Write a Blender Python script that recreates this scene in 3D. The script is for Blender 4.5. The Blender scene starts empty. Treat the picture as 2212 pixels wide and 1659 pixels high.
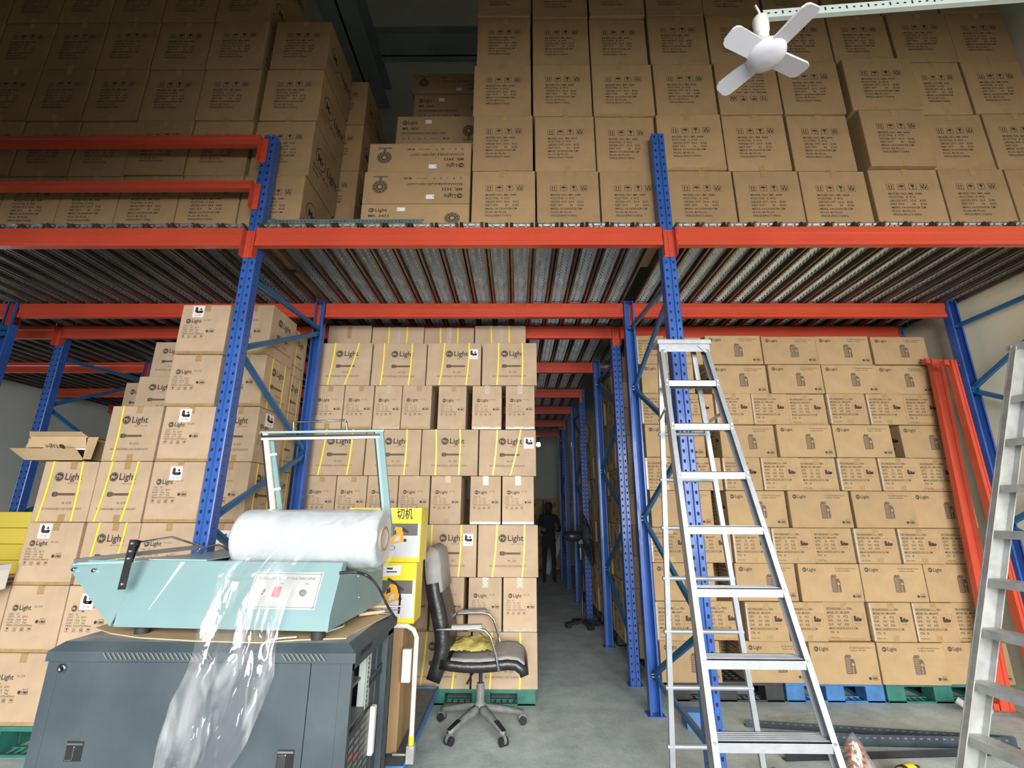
import bpy, bmesh, math, random
from mathutils import Vector, Matrix
random.seed(7)
C = bpy.context.scene.collection
PI = math.pi

# ------------------------------------------------------------------ camera
CAM = Vector((0, 0, 1.5))
F, CX, CY = 1000.0, 1106.0, 829.5
_dy = Vector((10, -274.5, -1000)).normalized()
_dz = Vector((15, 3645.5, -1000)); _dz = (_dz - _dz.dot(_dy)*_dy).normalized()
_dx = _dy.cross(_dz)
R3 = Matrix((_dx, _dy, _dz))
cam_d = bpy.data.cameras.new('camera'); cam = bpy.data.objects.new('camera', cam_d)
C.objects.link(cam)
cam_d.sensor_width = 36; cam_d.lens = 36*F/2212; cam_d.clip_start = .02; cam_d.clip_end = 200
cam.matrix_world = Matrix.Translation(CAM) @ R3.to_4x4()
bpy.context.scene.camera = cam

def ray(x, y): return R3 @ Vector((x-CX, -(y-CY), -F))
def atY(x, y, Y): r = ray(x, y); return CAM + r*(Y/r.y)
def atX(x, y, X): r = ray(x, y); return CAM + r*(X/r.x)
def atZ(x, y, Z): r = ray(x, y); return CAM + r*((Z-1.5)/r.z)

# ------------------------------------------------------------------ light
sc = bpy.context.scene
sc.view_settings.view_transform = 'Standard'; sc.view_settings.look = 'None'
sc.view_settings.gamma = 1; sc.view_settings.use_curve_mapping = False
sc.view_settings.exposure = -0.25
W = bpy.data.worlds.new('daylight'); sc.world = W; W.use_nodes = True
W.node_tree.nodes['Background'].inputs[0].default_value = (.80, .90, 1, 1)
W.node_tree.nodes['Background'].inputs[1].default_value = 0.38
def area(name, loc, target, sx, sy, power, col):
    l = bpy.data.lights.new(name, 'AREA'); l.shape = 'RECTANGLE'; l.size = sx; l.size_y = sy
    l.energy = power; l.color = col
    o = bpy.data.objects.new(name, l); C.objects.link(o); o.location = loc
    o.rotation_euler = (Vector(target)-Vector(loc)).to_track_quat('-Z', 'Y').to_euler()
    return o
area('doorway_daylight', (1.0, -5.8, 3.3), (1.0, 3, 3.0), 7.0, 5.4, 3000, (1.0, .985, .96))
area('side_door_daylight', (-8.6, 5.2, 1.2), (0, 5.2, 2.2), 2.2, 2.0, 50, (.85, .95, 1))
area('rear_area_light', (-1.5, 13.3, 3.2), (.6, 9, .6), 1.2, .6, 1.2, (.85, .95, 1))  # dim area light near the end wall; no window is modelled there

# ------------------------------------------------------------------ materials
def mat(name, col, rough=.6, metal=0, noise=0, nscale=20, bump=0, bscale=60, spec=.5, rnd=0, coat=0, col2=None, aniso=None):
    m = bpy.data.materials.new(name); m.use_nodes = True
    nt = m.node_tree; n = nt.nodes; L = nt.links; b = n['Principled BSDF']
    b.inputs['Roughness'].default_value = rough; b.inputs['Metallic'].default_value = metal
    b.inputs['Specular IOR Level'].default_value = spec; b.inputs['Coat Weight'].default_value = coat
    b.inputs['Base Color'].default_value = (*col, 1)
    tc = n.new('ShaderNodeTexCoord'); src = tc.outputs['Object']
    if aniso:
        mp = n.new('ShaderNodeMapping'); mp.inputs['Scale'].default_value = aniso
        L.new(src, mp.inputs[0]); src = mp.outputs[0]
    last = None
    if noise or col2:
        t = n.new('ShaderNodeTexNoise'); t.inputs['Scale'].default_value = nscale; t.inputs['Detail'].default_value = 5
        L.new(src, t.inputs['Vector'])
        mx = n.new('ShaderNodeMix'); mx.data_type = 'RGBA'
        c2 = col2 if col2 else tuple(c*(1-noise) for c in col)
        c1 = col if col2 else tuple(min(1, c*(1+noise)) for c in col)
        mx.inputs[6].default_value = (*c1, 1); mx.inputs[7].default_value = (*c2, 1)
        cr = n.new('ShaderNodeMapRange'); cr.inputs[1].default_value = .35; cr.inputs[2].default_value = .68
        L.new(t.outputs['Fac'], cr.inputs[0]); L.new(cr.outputs[0], mx.inputs[0]); last = mx.outputs[2]
    if rnd:
        oi = n.new('ShaderNodeObjectInfo'); mr = n.new('ShaderNodeMapRange')
        mr.inputs[3].default_value = 1-rnd; mr.inputs[4].default_value = 1+rnd
        L.new(oi.outputs['Random'], mr.inputs[0])
        hs = n.new('ShaderNodeHueSaturation')
        if last: L.new(last, hs.inputs['Color'])
        else: hs.inputs['Color'].default_value = (*col, 1)
        L.new(mr.outputs[0], hs.inputs['Value']); last = hs.outputs[0]
    if last: L.new(last, b.inputs['Base Color'])
    if bump:
        t2 = n.new('ShaderNodeTexNoise'); t2.inputs['Scale'].default_value = bscale; t2.inputs['Detail'].default_value = 4
        L.new(src, t2.inputs['Vector'])
        bp = n.new('ShaderNodeBump'); bp.inputs['Strength'].default_value = bump; bp.inputs['Distance'].default_value = .01
        L.new(t2.outputs['Fac'], bp.inputs['Height']); L.new(bp.outputs[0], b.inputs['Normal'])
    return m

M = {}
M['kraft'] = mat('kraft_cardboard', (.475, .352, .238), .8, 0, .07, 7, .25, 14, .25, .07)
M['kraft_yellow'] = mat('yellow_kraft_cardboard', (.42, .290, .155), .8, 0, .07, 7, .25, 14, .25, .06)
M['kraft_dark'] = mat('brown_kraft_cardboard', (.37, .243, .125), .78, 0, .07, 7, .25, 14, .3, .07)
M['kraft_in'] = mat('raw_cardboard', (.55, .40, .23), .8, 0, .06, 9, .2, 14)
M['ink'] = mat('carton_ink', (.045, .036, .03), .7)
M['ink2'] = mat('carton_ink_brown', (.13, .09, .06), .7)
M['ink_red'] = mat('carton_ink_red', (.45, .10, .06), .7)
M['tape'] = mat('packing_tape', (.38, .25, .11), .3, 0, .1, 30, spec=.6)
M['tape_clear'] = mat('clear_tape', (.50, .44, .35), .16, 0, .1, 30, .3, 40, spec=.8)
M['strap'] = mat('yellow_strap', (.86, .72, .06), .4)
M['paper'] = mat('white_paper', (.82, .80, .80), .5)
M['pink'] = mat('pink_print', (.75, .40, .42), .5)
M['blue'] = mat('blue_paint', (.030, .10, .37), .36, 0, .14, 3, .05, 30, .5, coat=.1)
M['bluebrace'] = mat('light_blue_paint', (.015, .13, .30), .35, 0, .1, 6)
M['hole'] = mat('punched_hole', (.008, .01, .02), .8)
M['orange'] = mat('orange_paint', (.55, .070, .035), .32, 0, .06, 3, .04, 20, .5, coat=.2)
M['bolt'] = mat('zinc_bolt', (.62, .62, .66), .3, .9)
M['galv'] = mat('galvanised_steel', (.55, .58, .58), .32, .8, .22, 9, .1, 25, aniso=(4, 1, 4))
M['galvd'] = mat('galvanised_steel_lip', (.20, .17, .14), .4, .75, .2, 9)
M['alu'] = mat('aluminium', (.33, .355, .38), .42, .4, .08, 14, .06, 60)
M['alu_old'] = mat('worn_aluminium', (.40, .41, .40), .5, .4, .16, 18, .1, 60)
M['rubber'] = mat('black_rubber', (.02, .02, .02), .7)
M['chrome'] = mat('chrome', (.75, .76, .78), .12, 1)
M['teal'] = mat('teal_enamel', (.19, .30, .31), .32, 0, .03, 6, spec=.45)
M['teal_lt'] = mat('pale_teal_enamel', (.28, .42, .42), .3)
M['cream'] = mat('cream_pad', (.72, .74, .52), .5)
M['black'] = mat('black_metal', (.02, .02, .024), .35, 0, .2, 9)
M['cab'] = mat('dusty_grey_steel', (.038, .055, .068), .55, 0, .12, 4, .04, 40, col2=(.058, .078, .09))
M['cabtop'] = mat('dusty_cabinet_top', (.20, .225, .235), .8, 0, 0, 5, col2=(.48, .50, .48))
M['dark'] = mat('dark_recess', (.012, .014, .016), .8)
M['slot'] = mat('dusty_slot', (.14, .16, .16), .8)
M['silver'] = mat('silver_label_plate', (.52, .53, .52), .35, .4)
M['red'] = mat('red_plastic', (.55, .03, .04), .3)
M['white'] = mat('white_plastic', (.68, .69, .76), .3, 0, .01, 10, spec=.4)
M['white2'] = mat('white_film_roll', (.50, .54, .57), .25, 0, .05, 8, .25, 18, .6, coat=.5)
M['core'] = mat('cardboard_core', (.40, .27, .16), .8)
M['ivory'] = mat('ivory_plastic', (.80, .78, .70), .35)
M['leather'] = mat('black_leather', (.017, .018, .020), .36, 0, .3, 15, .2, 45, .6)
M['cover'] = mat('grey_fabric_cover', (.37, .36, .35), .85, 0, .1, 9, .3, 30)
M['cloth'] = mat('yellow_green_cloth', (.42, .36, .10), .75, 0, .3, 12, .5, 22)
M['greyplastic'] = mat('dusty_grey_plastic', (.16, .17, .17), .6, 0, .2, 18)
M['pal_green'] = mat('green_pallet_plastic', (.025, .15, .115), .6, 0, .2, 10)
M['pal_blue'] = mat('blue_pallet_plastic', (.05, .17, .40), .6, 0, .2, 10)
M['pal_black'] = mat('black_pallet_plastic', (.03, .033, .035), .6, 0, .2, 10)
M['yellow'] = mat('yellow_print', (.85, .68, .03), .3)
M['yellow2'] = mat('pale_yellow_print', (.88, .70, .10), .3)
M['greyprint'] = mat('pale_grey_print', (.62, .62, .66), .35)
M['darkprint'] = mat('dark_grey_print', (.12, .12, .11), .35)
M['orangeprint'] = mat('orange_print', (.85, .42, .04), .35)
M['bar'] = mat('dark_grey_steel_angle', (.045, .06, .075), .5, .2, .2, 12)
M['slate'] = mat('grey_green_angle', (.10, .15, .15), .5, .1, .15, 12)
M['mint'] = mat('mint_grey_angle', (.50, .58, .54), .45, .1, .05, 12)
M['steelgrey'] = mat('grey_painted_girder', (.36, .42, .44), .6, 0, .1, 2)
M['copper'] = mat('orange_copper', (.50, .20, .10), .35, .3, .3, 20)
M['wallr'] = mat('cream_wall', (.90, .87, .66), .8, 0, .03, .8, .03, 8)
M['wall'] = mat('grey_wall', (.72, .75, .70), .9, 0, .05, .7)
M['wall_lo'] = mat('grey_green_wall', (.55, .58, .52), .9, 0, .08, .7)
M['bounce_cut'] = mat('dark_bounce_cut', (.035, .036, .038), .9, 0, .2, 6)
M['roof'] = mat('dark_roof_sheeting', (.06, .065, .065), .8, 0, .1, 2)
M['skin'] = mat('skin', (.20, .11, .07), .6)
M['silhouette'] = mat('dark_silhouette', (.02, .022, .025), .9)
M['lamp_glow'] = mat('lit_lamp', (1, 1, 1), .5)
_b = M['lamp_glow'].node_tree.nodes['Principled BSDF']
_b.inputs['Emission Color'].default_value = (.9, .95, 1, 1); _b.inputs['Emission Strength'].default_value = 6

def floor_mat():
    m = bpy.data.materials.new('dusty_concrete'); m.use_nodes = True
    nt = m.node_tree; n = nt.nodes; L = nt.links; b = n['Principled BSDF']
    tc = n.new('ShaderNodeTexCoord')
    def noise(s, d=6, r=.6):
        t = n.new('ShaderNodeTexNoise'); t.inputs['Scale'].default_value = s; t.inputs['Detail'].default_value = d
        t.inputs['Roughness'].default_value = r; L.new(tc.outputs['Object'], t.inputs[0]); return t.outputs['Fac']
    def ramp(src, stops):
        r = n.new('ShaderNodeValToRGB'); L.new(src, r.inputs[0]); e = r.color_ramp.elements
        e[0].position, e[0].color = stops[0][0], (*stops[0][1], 1); e[1].position, e[1].color = stops[1][0], (*stops[1][1], 1)
        for p, c in stops[2:]: k = e.new(p); k.color = (*c, 1)
        return r.outputs[0]
    a = ramp(noise(1.3), [(.30, (.42, .49, .495)), (.70, (.66, .74, .73))])
    d = ramp(noise(4.5, 8, .7), [(.34, (.72, .74, .74)), (.60, (1, 1, 1))])
    s = ramp(noise(55, 3), [(.25, (.86, .86, .86)), (.7, (1.05, 1.05, 1.05))])
    m1 = n.new('ShaderNodeMix'); m1.data_type = 'RGBA'; m1.blend_type = 'MULTIPLY'; m1.inputs[0].default_value = 1
    L.new(a, m1.inputs[6]); L.new(d, m1.inputs[7])
    m2 = n.new('ShaderNodeMix'); m2.data_type = 'RGBA'; m2.blend_type = 'MULTIPLY'; m2.inputs[0].default_value = 1
    L.new(m1.outputs[2], m2.inputs[6]); L.new(s, m2.inputs[7]); L.new(m2.outputs[2], b.inputs['Base Color'])
    b.inputs['Roughness'].default_value = .62
    bp = n.new('ShaderNodeBump'); bp.inputs['Strength'].default_value = .15; bp.inputs['Distance'].default_value = .01
    L.new(noise(30, 5), bp.inputs['Height']); L.new(bp.outputs[0], b.inputs['Normal'])
    return m
M['floor'] = floor_mat()

def film_mat(name, a, g=.055):
    m = bpy.data.materials.new(name); m.use_nodes = True
    nt = m.node_tree; n = nt.nodes; L = nt.links; n.remove(n['Principled BSDF'])
    out = n['Material Output']
    tr = n.new('ShaderNodeBsdfTransparent'); tr.inputs[0].default_value = (.96, .97, .97, 1)
    gl = n.new('ShaderNodeBsdfGlossy'); gl.inputs['Roughness'].default_value = .09
    df = n.new('ShaderNodeBsdfDiffuse'); df.inputs[0].default_value = (.9, .93, .95, 1)
    tc = n.new('ShaderNodeTexCoord'); t = n.new('ShaderNodeTexNoise'); t.inputs['Scale'].default_value = 7; t.inputs['Detail'].default_value = 3
    t.inputs['Distortion'].default_value = .8
    mp = n.new('ShaderNodeMapping'); mp.inputs['Scale'].default_value = (1.8, 1.8, .55); mp.inputs['Rotation'].default_value = (0, .5, 0)
    L.new(tc.outputs['Object'], mp.inputs[0]); L.new(mp.outputs[0], t.inputs[0])
    mr = n.new('ShaderNodeMapRange'); mr.inputs[1].default_value = .48; mr.inputs[2].default_value = .72; mr.inputs[3].default_value = a*.45; mr.inputs[4].default_value = a*2.2
    L.new(t.outputs['Fac'], mr.inputs[0])
    m1 = n.new('ShaderNodeMixShader'); L.new(mr.outputs[0], m1.inputs[0])
    L.new(tr.outputs[0], m1.inputs[1]); L.new(df.outputs[0], m1.inputs[2])
    m2 = n.new('ShaderNodeMixShader'); m2.inputs[0].default_value = g
    L.new(m1.outputs[0], m2.inputs[1]); L.new(gl.outputs[0], m2.inputs[2])
    bp = n.new('ShaderNodeBump'); bp.inputs['Strength'].default_value = .5; bp.inputs['Distance'].default_value = .03
    L.new(t.outputs['Fac'], bp.inputs['Height']); L.new(bp.outputs[0], gl.inputs['Normal'])
    L.new(m2.outputs[0], out.inputs['Surface'])
    return m
M['film'] = film_mat('clear_shrink_film', .12)

# ------------------------------------------------------------------ mesh helpers
_txt = {}
def text_geo(s, bold):
    k = (s, bold)
    if k not in _txt:
        cu = bpy.data.curves.new('t', 'FONT'); cu.body = s; cu.size = 1; cu.resolution_u = 2
        cu.offset = .018 if bold else 0
        o = bpy.data.objects.new('t', cu); me = bpy.data.meshes.new_from_object(o)
        vs = [(v.co.x, v.co.y) for v in me.vertices]; fs = [tuple(p.vertices) for p in me.polygons]
        w = max([v[0] for v in vs] or [0])
        bpy.data.objects.remove(o); bpy.data.curves.remove(cu); bpy.data.meshes.remove(me)
        _txt[k] = (vs, fs, w)
    return _txt[k]

class MB:
    """collects shapes into one mesh"""
    def __init__(s): s.v = []; s.f = []; s.m = []; s.mats = []; s.sm = []; s.T = None
    def mi(s, k):
        if k not in s.mats: s.mats.append(k)
        return s.mats.index(k)
    def add(s, vs, fs, k, smooth=False):
        b = len(s.v)
        for v in vs:
            v = Vector(v)
            if s.T: v = s.T @ v
            s.v.append(v)
        i = s.mi(k)
        for f in fs: s.f.append([b+j for j in f]); s.m.append(i); s.sm.append(smooth)
        return s
    def box(s, x0, y0, z0, x1, y1, z1, k, bev=0):
        if bev:
            bm = bmesh.new(); bmesh.ops.create_cube(bm, size=1)
            for v in bm.verts: v.co = Vector(((x0+x1)/2+v.co.x*(x1-x0), (y0+y1)/2+v.co.y*(y1-y0), (z0+z1)/2+v.co.z*(z1-z0)))
            bmesh.ops.bevel(bm, geom=list(bm.edges), offset=bev, segments=2, affect='EDGES', profile=.5)
            bm.verts.index_update()
            s.add([v.co.copy() for v in bm.verts], [[v.index for v in f.verts] for f in bm.faces], k); bm.free(); return s
        vs = [(x0,y0,z0),(x1,y0,z0),(x1,y1,z0),(x0,y1,z0),(x0,y0,z1),(x1,y0,z1),(x1,y1,z1),(x0,y1,z1)]
        return s.add(vs, [(3,2,1,0),(4,5,6,7),(0,1,5,4),(1,2,6,5),(2,3,7,6),(3,0,4,7)], k)
    def bar(s, a, b, w, h, k, up=(0, 0, 1), ext=0):
        """box beam from a to b, w across, h along up"""
        a = Vector(a); b = Vector(b); d = (b-a).normalized(); a = a-d*ext; b = b+d*ext
        u = Vector(up); sx = d.cross(u)
        if sx.length < 1e-4: sx = d.cross(Vector((1, 0, 0)))
        sx.normalize(); u = sx.cross(d).normalized()
        vs = []
        for p in (a, b):
            for i, j in ((-1, -1), (1, -1), (1, 1), (-1, 1)): vs.append(p+sx*(w/2*i)+u*(h/2*j))
        return s.add(vs, [(3,2,1,0),(4,5,6,7),(0,1,5,4),(1,2,6,5),(2,3,7,6),(3,0,4,7)], k)
    def tube(s, pts, r, k, n=10, caps=True, closed=False):
        pts = [Vector(p) for p in pts]; N = len(pts); rs = r if isinstance(r, (list, tuple)) else [r]*N
        vs = []; ref = None
        for i, p in enumerate(pts):
            if closed: d = pts[(i+1) % N]-pts[i-1]
            else: d = pts[min(i+1, N-1)]-pts[max(i-1, 0)]
            d.normalize()
            if ref is None: ref = Vector((0, 0, 1)) if abs(d.z) < .9 else Vector((1, 0, 0))
            a = d.cross(ref).normalized(); b = a.cross(d).normalized(); ref = b
            for q in range(n):
                t = 2*PI*q/n; vs.append(p+a*math.cos(t)*rs[i]+b*math.sin(t)*rs[i])
        fs = []
        for i in range(N if closed else N-1):
            j = (i+1) % N
            for q in range(n): fs.append((i*n+q, i*n+(q+1) % n, j*n+(q+1) % n, j*n+q))
        s.add(vs, fs, k, True)
        if caps and not closed: s.add(vs[:n], [tuple(range(n))[::-1]], k); s.add(vs[-n:], [tuple(range(n))], k)
        return s
    def lathe(s, prof, k, n=24, T=None):
        T = T or Matrix.Identity(4); vs = []
        for r, z in prof:
            for q in range(n): t = 2*PI*q/n; vs.append(T @ Vector((r*math.cos(t), r*math.sin(t), z)))
        fs = []
        for i in range(len(prof)-1):
            for q in range(n): fs.append((i*n+q, i*n+(q+1) % n, (i+1)*n+(q+1) % n, (i+1)*n+q))
        s.add(vs, fs, k, True)
        if prof[0][0] > 1e-5: s.add(vs[:n], [tuple(range(n))[::-1]], k)
        if prof[-1][0] > 1e-5: s.add(vs[-n:], [tuple(range(n))], k)
        return s
    def prism(s, poly, T, h, k, smooth=False):
        """2d polygon in T's xy, extruded along T's z by h"""
        n = len(poly); vs = [T @ Vector((x, y, 0)) for x, y in poly]+[T @ Vector((x, y, h)) for x, y in poly]
        s.add(vs, [tuple(range(n))[::-1], tuple(range(n, 2*n))], k)
        return s.add(vs, [(i, (i+1) % n, n+(i+1) % n, n+i) for i in range(n)], k, smooth)
    def sweep(s, prof, a, b, k, up=(0, 0, 1)):
        """open or closed 2d profile swept a->b"""
        a = Vector(a); b = Vector(b); d = (b-a).normalized(); u = Vector(up); sx = d.cross(u).normalized(); u = sx.cross(d)
        n = len(prof); vs = [p+sx*x+u*y for p in (a, b) for x, y in prof]
        s.add(vs, [(i, (i+1) % n, n+(i+1) % n, n+i) for i in range(n)]+[tuple(range(n))[::-1], tuple(range(n, 2*n))], k); return s
    # flat print on a face; face frame = origin O, directions U (right) and V (up)
    def face(s, O, U, V): s.O, s.U, s.V = Vector(O), Vector(U), Vector(V); s.N = s.U.cross(s.V).normalized(); return s
    def P(s, u, v, e=.0008): return s.O+s.U*u+s.V*v+s.N*e
    def poly(s, pts, k, e=.0008): return s.add([s.P(u, v, e) for u, v in pts], [tuple(range(len(pts)))], k)
    def rect(s, u0, v0, u1, v1, k, e=.0008): return s.poly([(u0, v0), (u1, v0), (u1, v1), (u0, v1)], k, e)
    def frame(s, u0, v0, u1, v1, t, k, e=.0008):
        for r in ((u0, v0, u1, v0+t), (u0, v1-t, u1, v1), (u0, v0+t, u0+t, v1-t), (u1-t, v0+t, u1, v1-t)): s.rect(*r, k, e)
        return s
    def disc(s, u, v, r, k, e=.0008, n=20, ry=None):
        ry = ry or r; return s.poly([(u+r*math.cos(2*PI*i/n), v+ry*math.sin(2*PI*i/n)) for i in range(n)], k, e)
    def ring(s, u, v, r0, r1, k, e=.0008, n=20, ky=1):
        vs = []
        for i in range(n):
            t = 2*PI*i/n; vs += [s.P(u+r0*math.cos(t), v+r0*ky*math.sin(t), e), s.P(u+r1*math.cos(t), v+r1*ky*math.sin(t), e)]
        return s.add(vs, [(2*i, 2*i+1, (2*i+3) % (2*n), (2*i+2) % (2*n)) for i in range(n)], k)
    def text(s, t, u, v, size, k='ink', bold=False, w=None, xs=1, e=.0008, rot=False):
        vs, fs, wd = text_geo(t, bold)
        if w: xs = w/(wd*size)
        if rot: P_ = [s.P(u-x*size*xs, v-y*size, e) for x, y in vs]
        else: P_ = [s.P(u+x*size*xs, v+y*size, e) for x, y in vs]
        s.add(P_, fs, k); return wd*size*xs
    def build(s, name, parent=None, loc=None, rot=None, label=None):
        me = s.mesh(name); return link(name, me, parent, loc, rot, label)
    def mesh(s, name):
        me = bpy.data.meshes.new(name); me.from_pydata([tuple(v) for v in s.v], [], s.f)
        for k in s.mats: me.materials.append(M[k])
        me.polygons.foreach_set('material_index', s.m); me.polygons.foreach_set('use_smooth', s.sm)
        me.update(); return me

def link(name, me, parent=None, loc=None, rot=None, label=None):
    o = bpy.data.objects.new(name, me); C.objects.link(o)
    if parent: o.parent = parent
    if loc is not None: o.location = loc
    if rot is not None: o.rotation_euler = rot
    if label: o['label'] = label
    return o
def tag(o, label, cat, group=None, kind=None):
    o['label'] = label; o['category'] = cat
    if group: o['group'] = group
    if kind: o['kind'] = kind
    return o
def struct(o, label=None, cat=None):
    o['kind'] = 'structure'
    if label: o['label'] = label
    if cat: o['category'] = cat
    return o
def thing(name, label, cat, loc=(0, 0, 0), rot=(0, 0, 0), group=None):
    o = bpy.data.objects.new(name, None); C.objects.link(o); o.location = loc; o.rotation_euler = rot
    o.empty_display_size = .1
    return tag(o, label, cat, group)
def ordw(i): return ['first', 'second', 'third', 'fourth', 'fifth', 'sixth', 'seventh', 'eighth', 'ninth', 'tenth', 'eleventh'][i]
# face transform helpers: xy plane -> front facing (-Y)
def frontT(x, y, z): return Matrix.Translation((x, y, z)) @ Matrix.Rotation(PI/2, 4, 'X')

# ------------------------------------------------------------------ setting
XR, XL, YB, YF, ZC = 4.27, -8.0, 14.2, -1.6, 11.0
struct(MB().box(XL-.3, 1.7, -.2, XR+.3, YB+.3, 0, 'floor').build('floor'), 'grey dusty concrete warehouse floor', 'floor')
struct(MB().box(XL-9, -30, -.2, XR+9, 1.698, 0, 'bounce_cut').build('bounce_cut_ground'), 'unseen dark ground added at and outside the entrance to cut bounce light', 'ground')  # unseen dark ground added so less light bounces up to the upper cartons
b = MB(); b.box(XR, YF, 0, XR+.2, YB, ZC, 'wallr')
struct(b.build('wall_right'), 'cream painted wall behind the right hand rack', 'wall')
struct(MB().box(XL-.2, YF, 0, XL, 4.0, ZC, 'wall').box(XL-.2, 6.4, 0, XL, YB, ZC, 'wall').box(XL-.2, 4, 2.5, XL, 6.4, ZC, 'wall').build('wall_left'), 'grey wall beyond the left racks', 'wall')
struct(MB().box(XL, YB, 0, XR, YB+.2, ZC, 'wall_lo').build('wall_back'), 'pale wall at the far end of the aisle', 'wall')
struct(MB().box(XL, 6.4, 3.5, XR, 6.6, ZC, 'wall').build('wall_back_upper'), 'grey wall above the mezzanine deck', 'wall')
struct(MB().box(XL, YF, ZC, XR, YB, ZC+.2, 'roof').build('ceiling'), 'dark high warehouse ceiling', 'ceiling')
# front wall with the open roller door, behind the camera
DX0, DX1, DZ = -2.9, 4.0, 3.0
struct(MB().box(XL, YF-.2, 0, DX0, YF, ZC, 'wall').box(DX1, YF-.2, 0, XR, YF, ZC, 'wall').box(DX0, YF-.2, DZ, DX1, YF, ZC, 'wall').build('wall_front'), 'front wall around the open roller door', 'wall')
# unseen slab added over the left entrance to keep the left deck dark
struct(MB().box(XL, YF, 3.0, -1.2, .4, 3.75, 'wall').build('shade_slab'), 'unseen slab added over the left of the entrance to shade the left deck', 'slab')
# steel girders on the upper wall
g = MB()
zt, zb = atY(900, 80, 6.35).z, atY(900, 129, 6.35).z
g.box(XL, 6.16, zt-.03, XR, 6.39, zt, 'steelgrey').box(XL, 6.16, zb, XR, 6.39, zb+.03, 'steelgrey').box(XL, 6.26, zb, XR, 6.29, zt, 'steelgrey')
struct(g.build('trim_2'), 'grey horizontal steel girder on the upper wall', 'girder')
g = MB(); pa = atY(812, 232, 6.1)
g.box(pa.x-.30, -.5, pa.z+.40, pa.x+.22, 6.12, pa.z+.44, 'steelgrey').box(pa.x-.30, -.5, pa.z, pa.x+.22, 6.12, pa.z+.04, 'steelgrey').box(pa.x-.06, -.5, pa.z, pa.x-.03, 6.12, pa.z+.42, 'steelgrey')
struct(g.build('trim_3'), 'grey roof girder running back to the upper wall', 'girder')

# ------------------------------------------------------------------ pallet racking
PW, PD = .092, .075
def post_mesh(h, name='post'):
    b = MB(); w, d = PW/2, PD
    prof = [(-w, 0), (-w+.006, -.004), (-.010, -.004), (-.004, .007), (.004, .007), (.010, -.004), (w-.006, -.004), (w, 0),
            (w, d), (w-.014, d), (w-.014, d-.003), (w-.003, d-.003), (w-.003, .004), (.0, .012), (-w+.003, .004), (-w+.003, d-.003), (-w+.014, d-.003), (-w+.014, d), (-w, d)]
    n = len(prof)
    vs = [(x, y, 0) for x, y in prof]+[(x, y, h) for x, y in prof]
    b.add(vs, [(i, (i+1) % n, n+(i+1) % n, n+i) for i in range(n)], 'blue')
    b.box(-w+.002, .012, h-.002, w-.002, d-.002, h, 'blue')
    b.face((0, -.004, 0), (1, 0, 0), (0, 0, 1))
    z = .05
    while z < h-.03:
        for u in (-.0255, .0255): b.poly([(u-.008, z+.008), (u-.006, z-.006), (u, z-.011), (u+.006, z-.006), (u+.008, z+.008), (u+.004, z+.013), (u-.004, z+.013)], 'hole', .0006)
        z += .0625
    for sx in (-1, 1):
        b.face((sx*w, 0, 0), (0, sx, 0), (0, 0, 1)); z = .08
        while z < h-.03: b.disc(sx*.03 if sx > 0 else -.03, z, .005, 'hole', .0006, 6); z += .0625
    # base plate
    b.box(-w-.02, -.025, 0, w+.02, d+.02, .006, 'blue')
    return b.mesh(name)
ph = {3.44: post_mesh(3.44), 4.27: post_mesh(4.27)}
def rack_frame(x, y0, y1, h0, h1, braces, label, group='blue rack frames'):
    t = thing('rack_upright', label, 'rack frame', (x, y0, 0), group=group)
    link('post', ph[h0], t); link('post', ph[h1], t, (0, y1-y0, 0), (0, 0, PI))
    for (fa, za, fb, zb_) in braces:
        ya = PD if fa == 'f' else y1-y0-PD; yb = PD if fb == 'f' else y1-y0-PD
        m = MB(); m.bar((.012, ya-.03*(1 if fa == 'f' else -1), za), (.012, yb-.03*(1 if fb == 'f' else -1), zb_), .024, .036, 'bluebrace')
        m.bar((.026, ya+.0*(1 if fa == 'f' else -1), za), (.026, yb, zb_), .004, .02, 'bluebrace')
        br = m.build('brace', t)
        for q, zz in ((ya-.02*(1 if fa == 'f' else -1), za), (yb-.02*(1 if fb == 'f' else -1), zb_)):
            m = MB(); m.tube([(-.01, q, zz), (.038, q, zz)], .008, 'bolt', 6); m.build('bolt', br)
    return t
BR_L = [('f', 3.08, 'r', 3.16), ('r', 3.12, 'f', 2.56), ('f', 2.53, 'r', 2.0), ('r', 1.97, 'f', 1.45), ('f', 1.39, 'r', .86), ('r', .83, 'f', .3)]
BR_R = [('f', 3.06, 'r', 3.17), ('f', 3.0, 'r', 2.6), ('r', 2.57, 'f', 1.95), ('f', 1.92, 'r', 1.46), ('r', 1.43, 'f', .87), ('f', .84, 'r', .28), ('r', .26, 'f', .24)]
BR_W = [('f', 3.2, 'r', 3.19), ('r', 2.59, 'f', 3.15), ('r', 2.56, 'f', 2.0), ('f', 1.97, 'r', 1.42), ('r', 1.38, 'f', .85), ('f', .82, 'r', .28)]
XP = [-4.88, -1.89, 1.065, 4.12]
YA0, YA1, YB0, YB1 = 2.9, 4.14, 4.70, 5.98
rack_frame(XP[1], YA0, YA1, 4.27, 3.44, BR_L, 'blue frame left of the aisle, posts either side of stacked flashlight cartons')
rack_frame(XP[2], YA0, YA1, 4.27, 3.44, BR_R, 'blue frame right of the aisle, its front post behind the stepladder')
rack_frame(XP[0], YA0, YA1, 3.44, 3.44, BR_L, 'dark blue frame at the left edge of the photo, nearest row')
rack_frame(XP[3], YA0, YA1, 3.44, 3.44, BR_W, 'blue frame against the cream wall on the right')
rack_frame(XP[0]-.1, YB0, YB1, 3.44, 3.44, BR_L, 'blue frame at far left, second row, lit at its foot')
rack_frame(XP[1], YB0, YB1, 3.44, 3.44, [], 'blue frame hidden behind the middle carton stack, second row')
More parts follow.
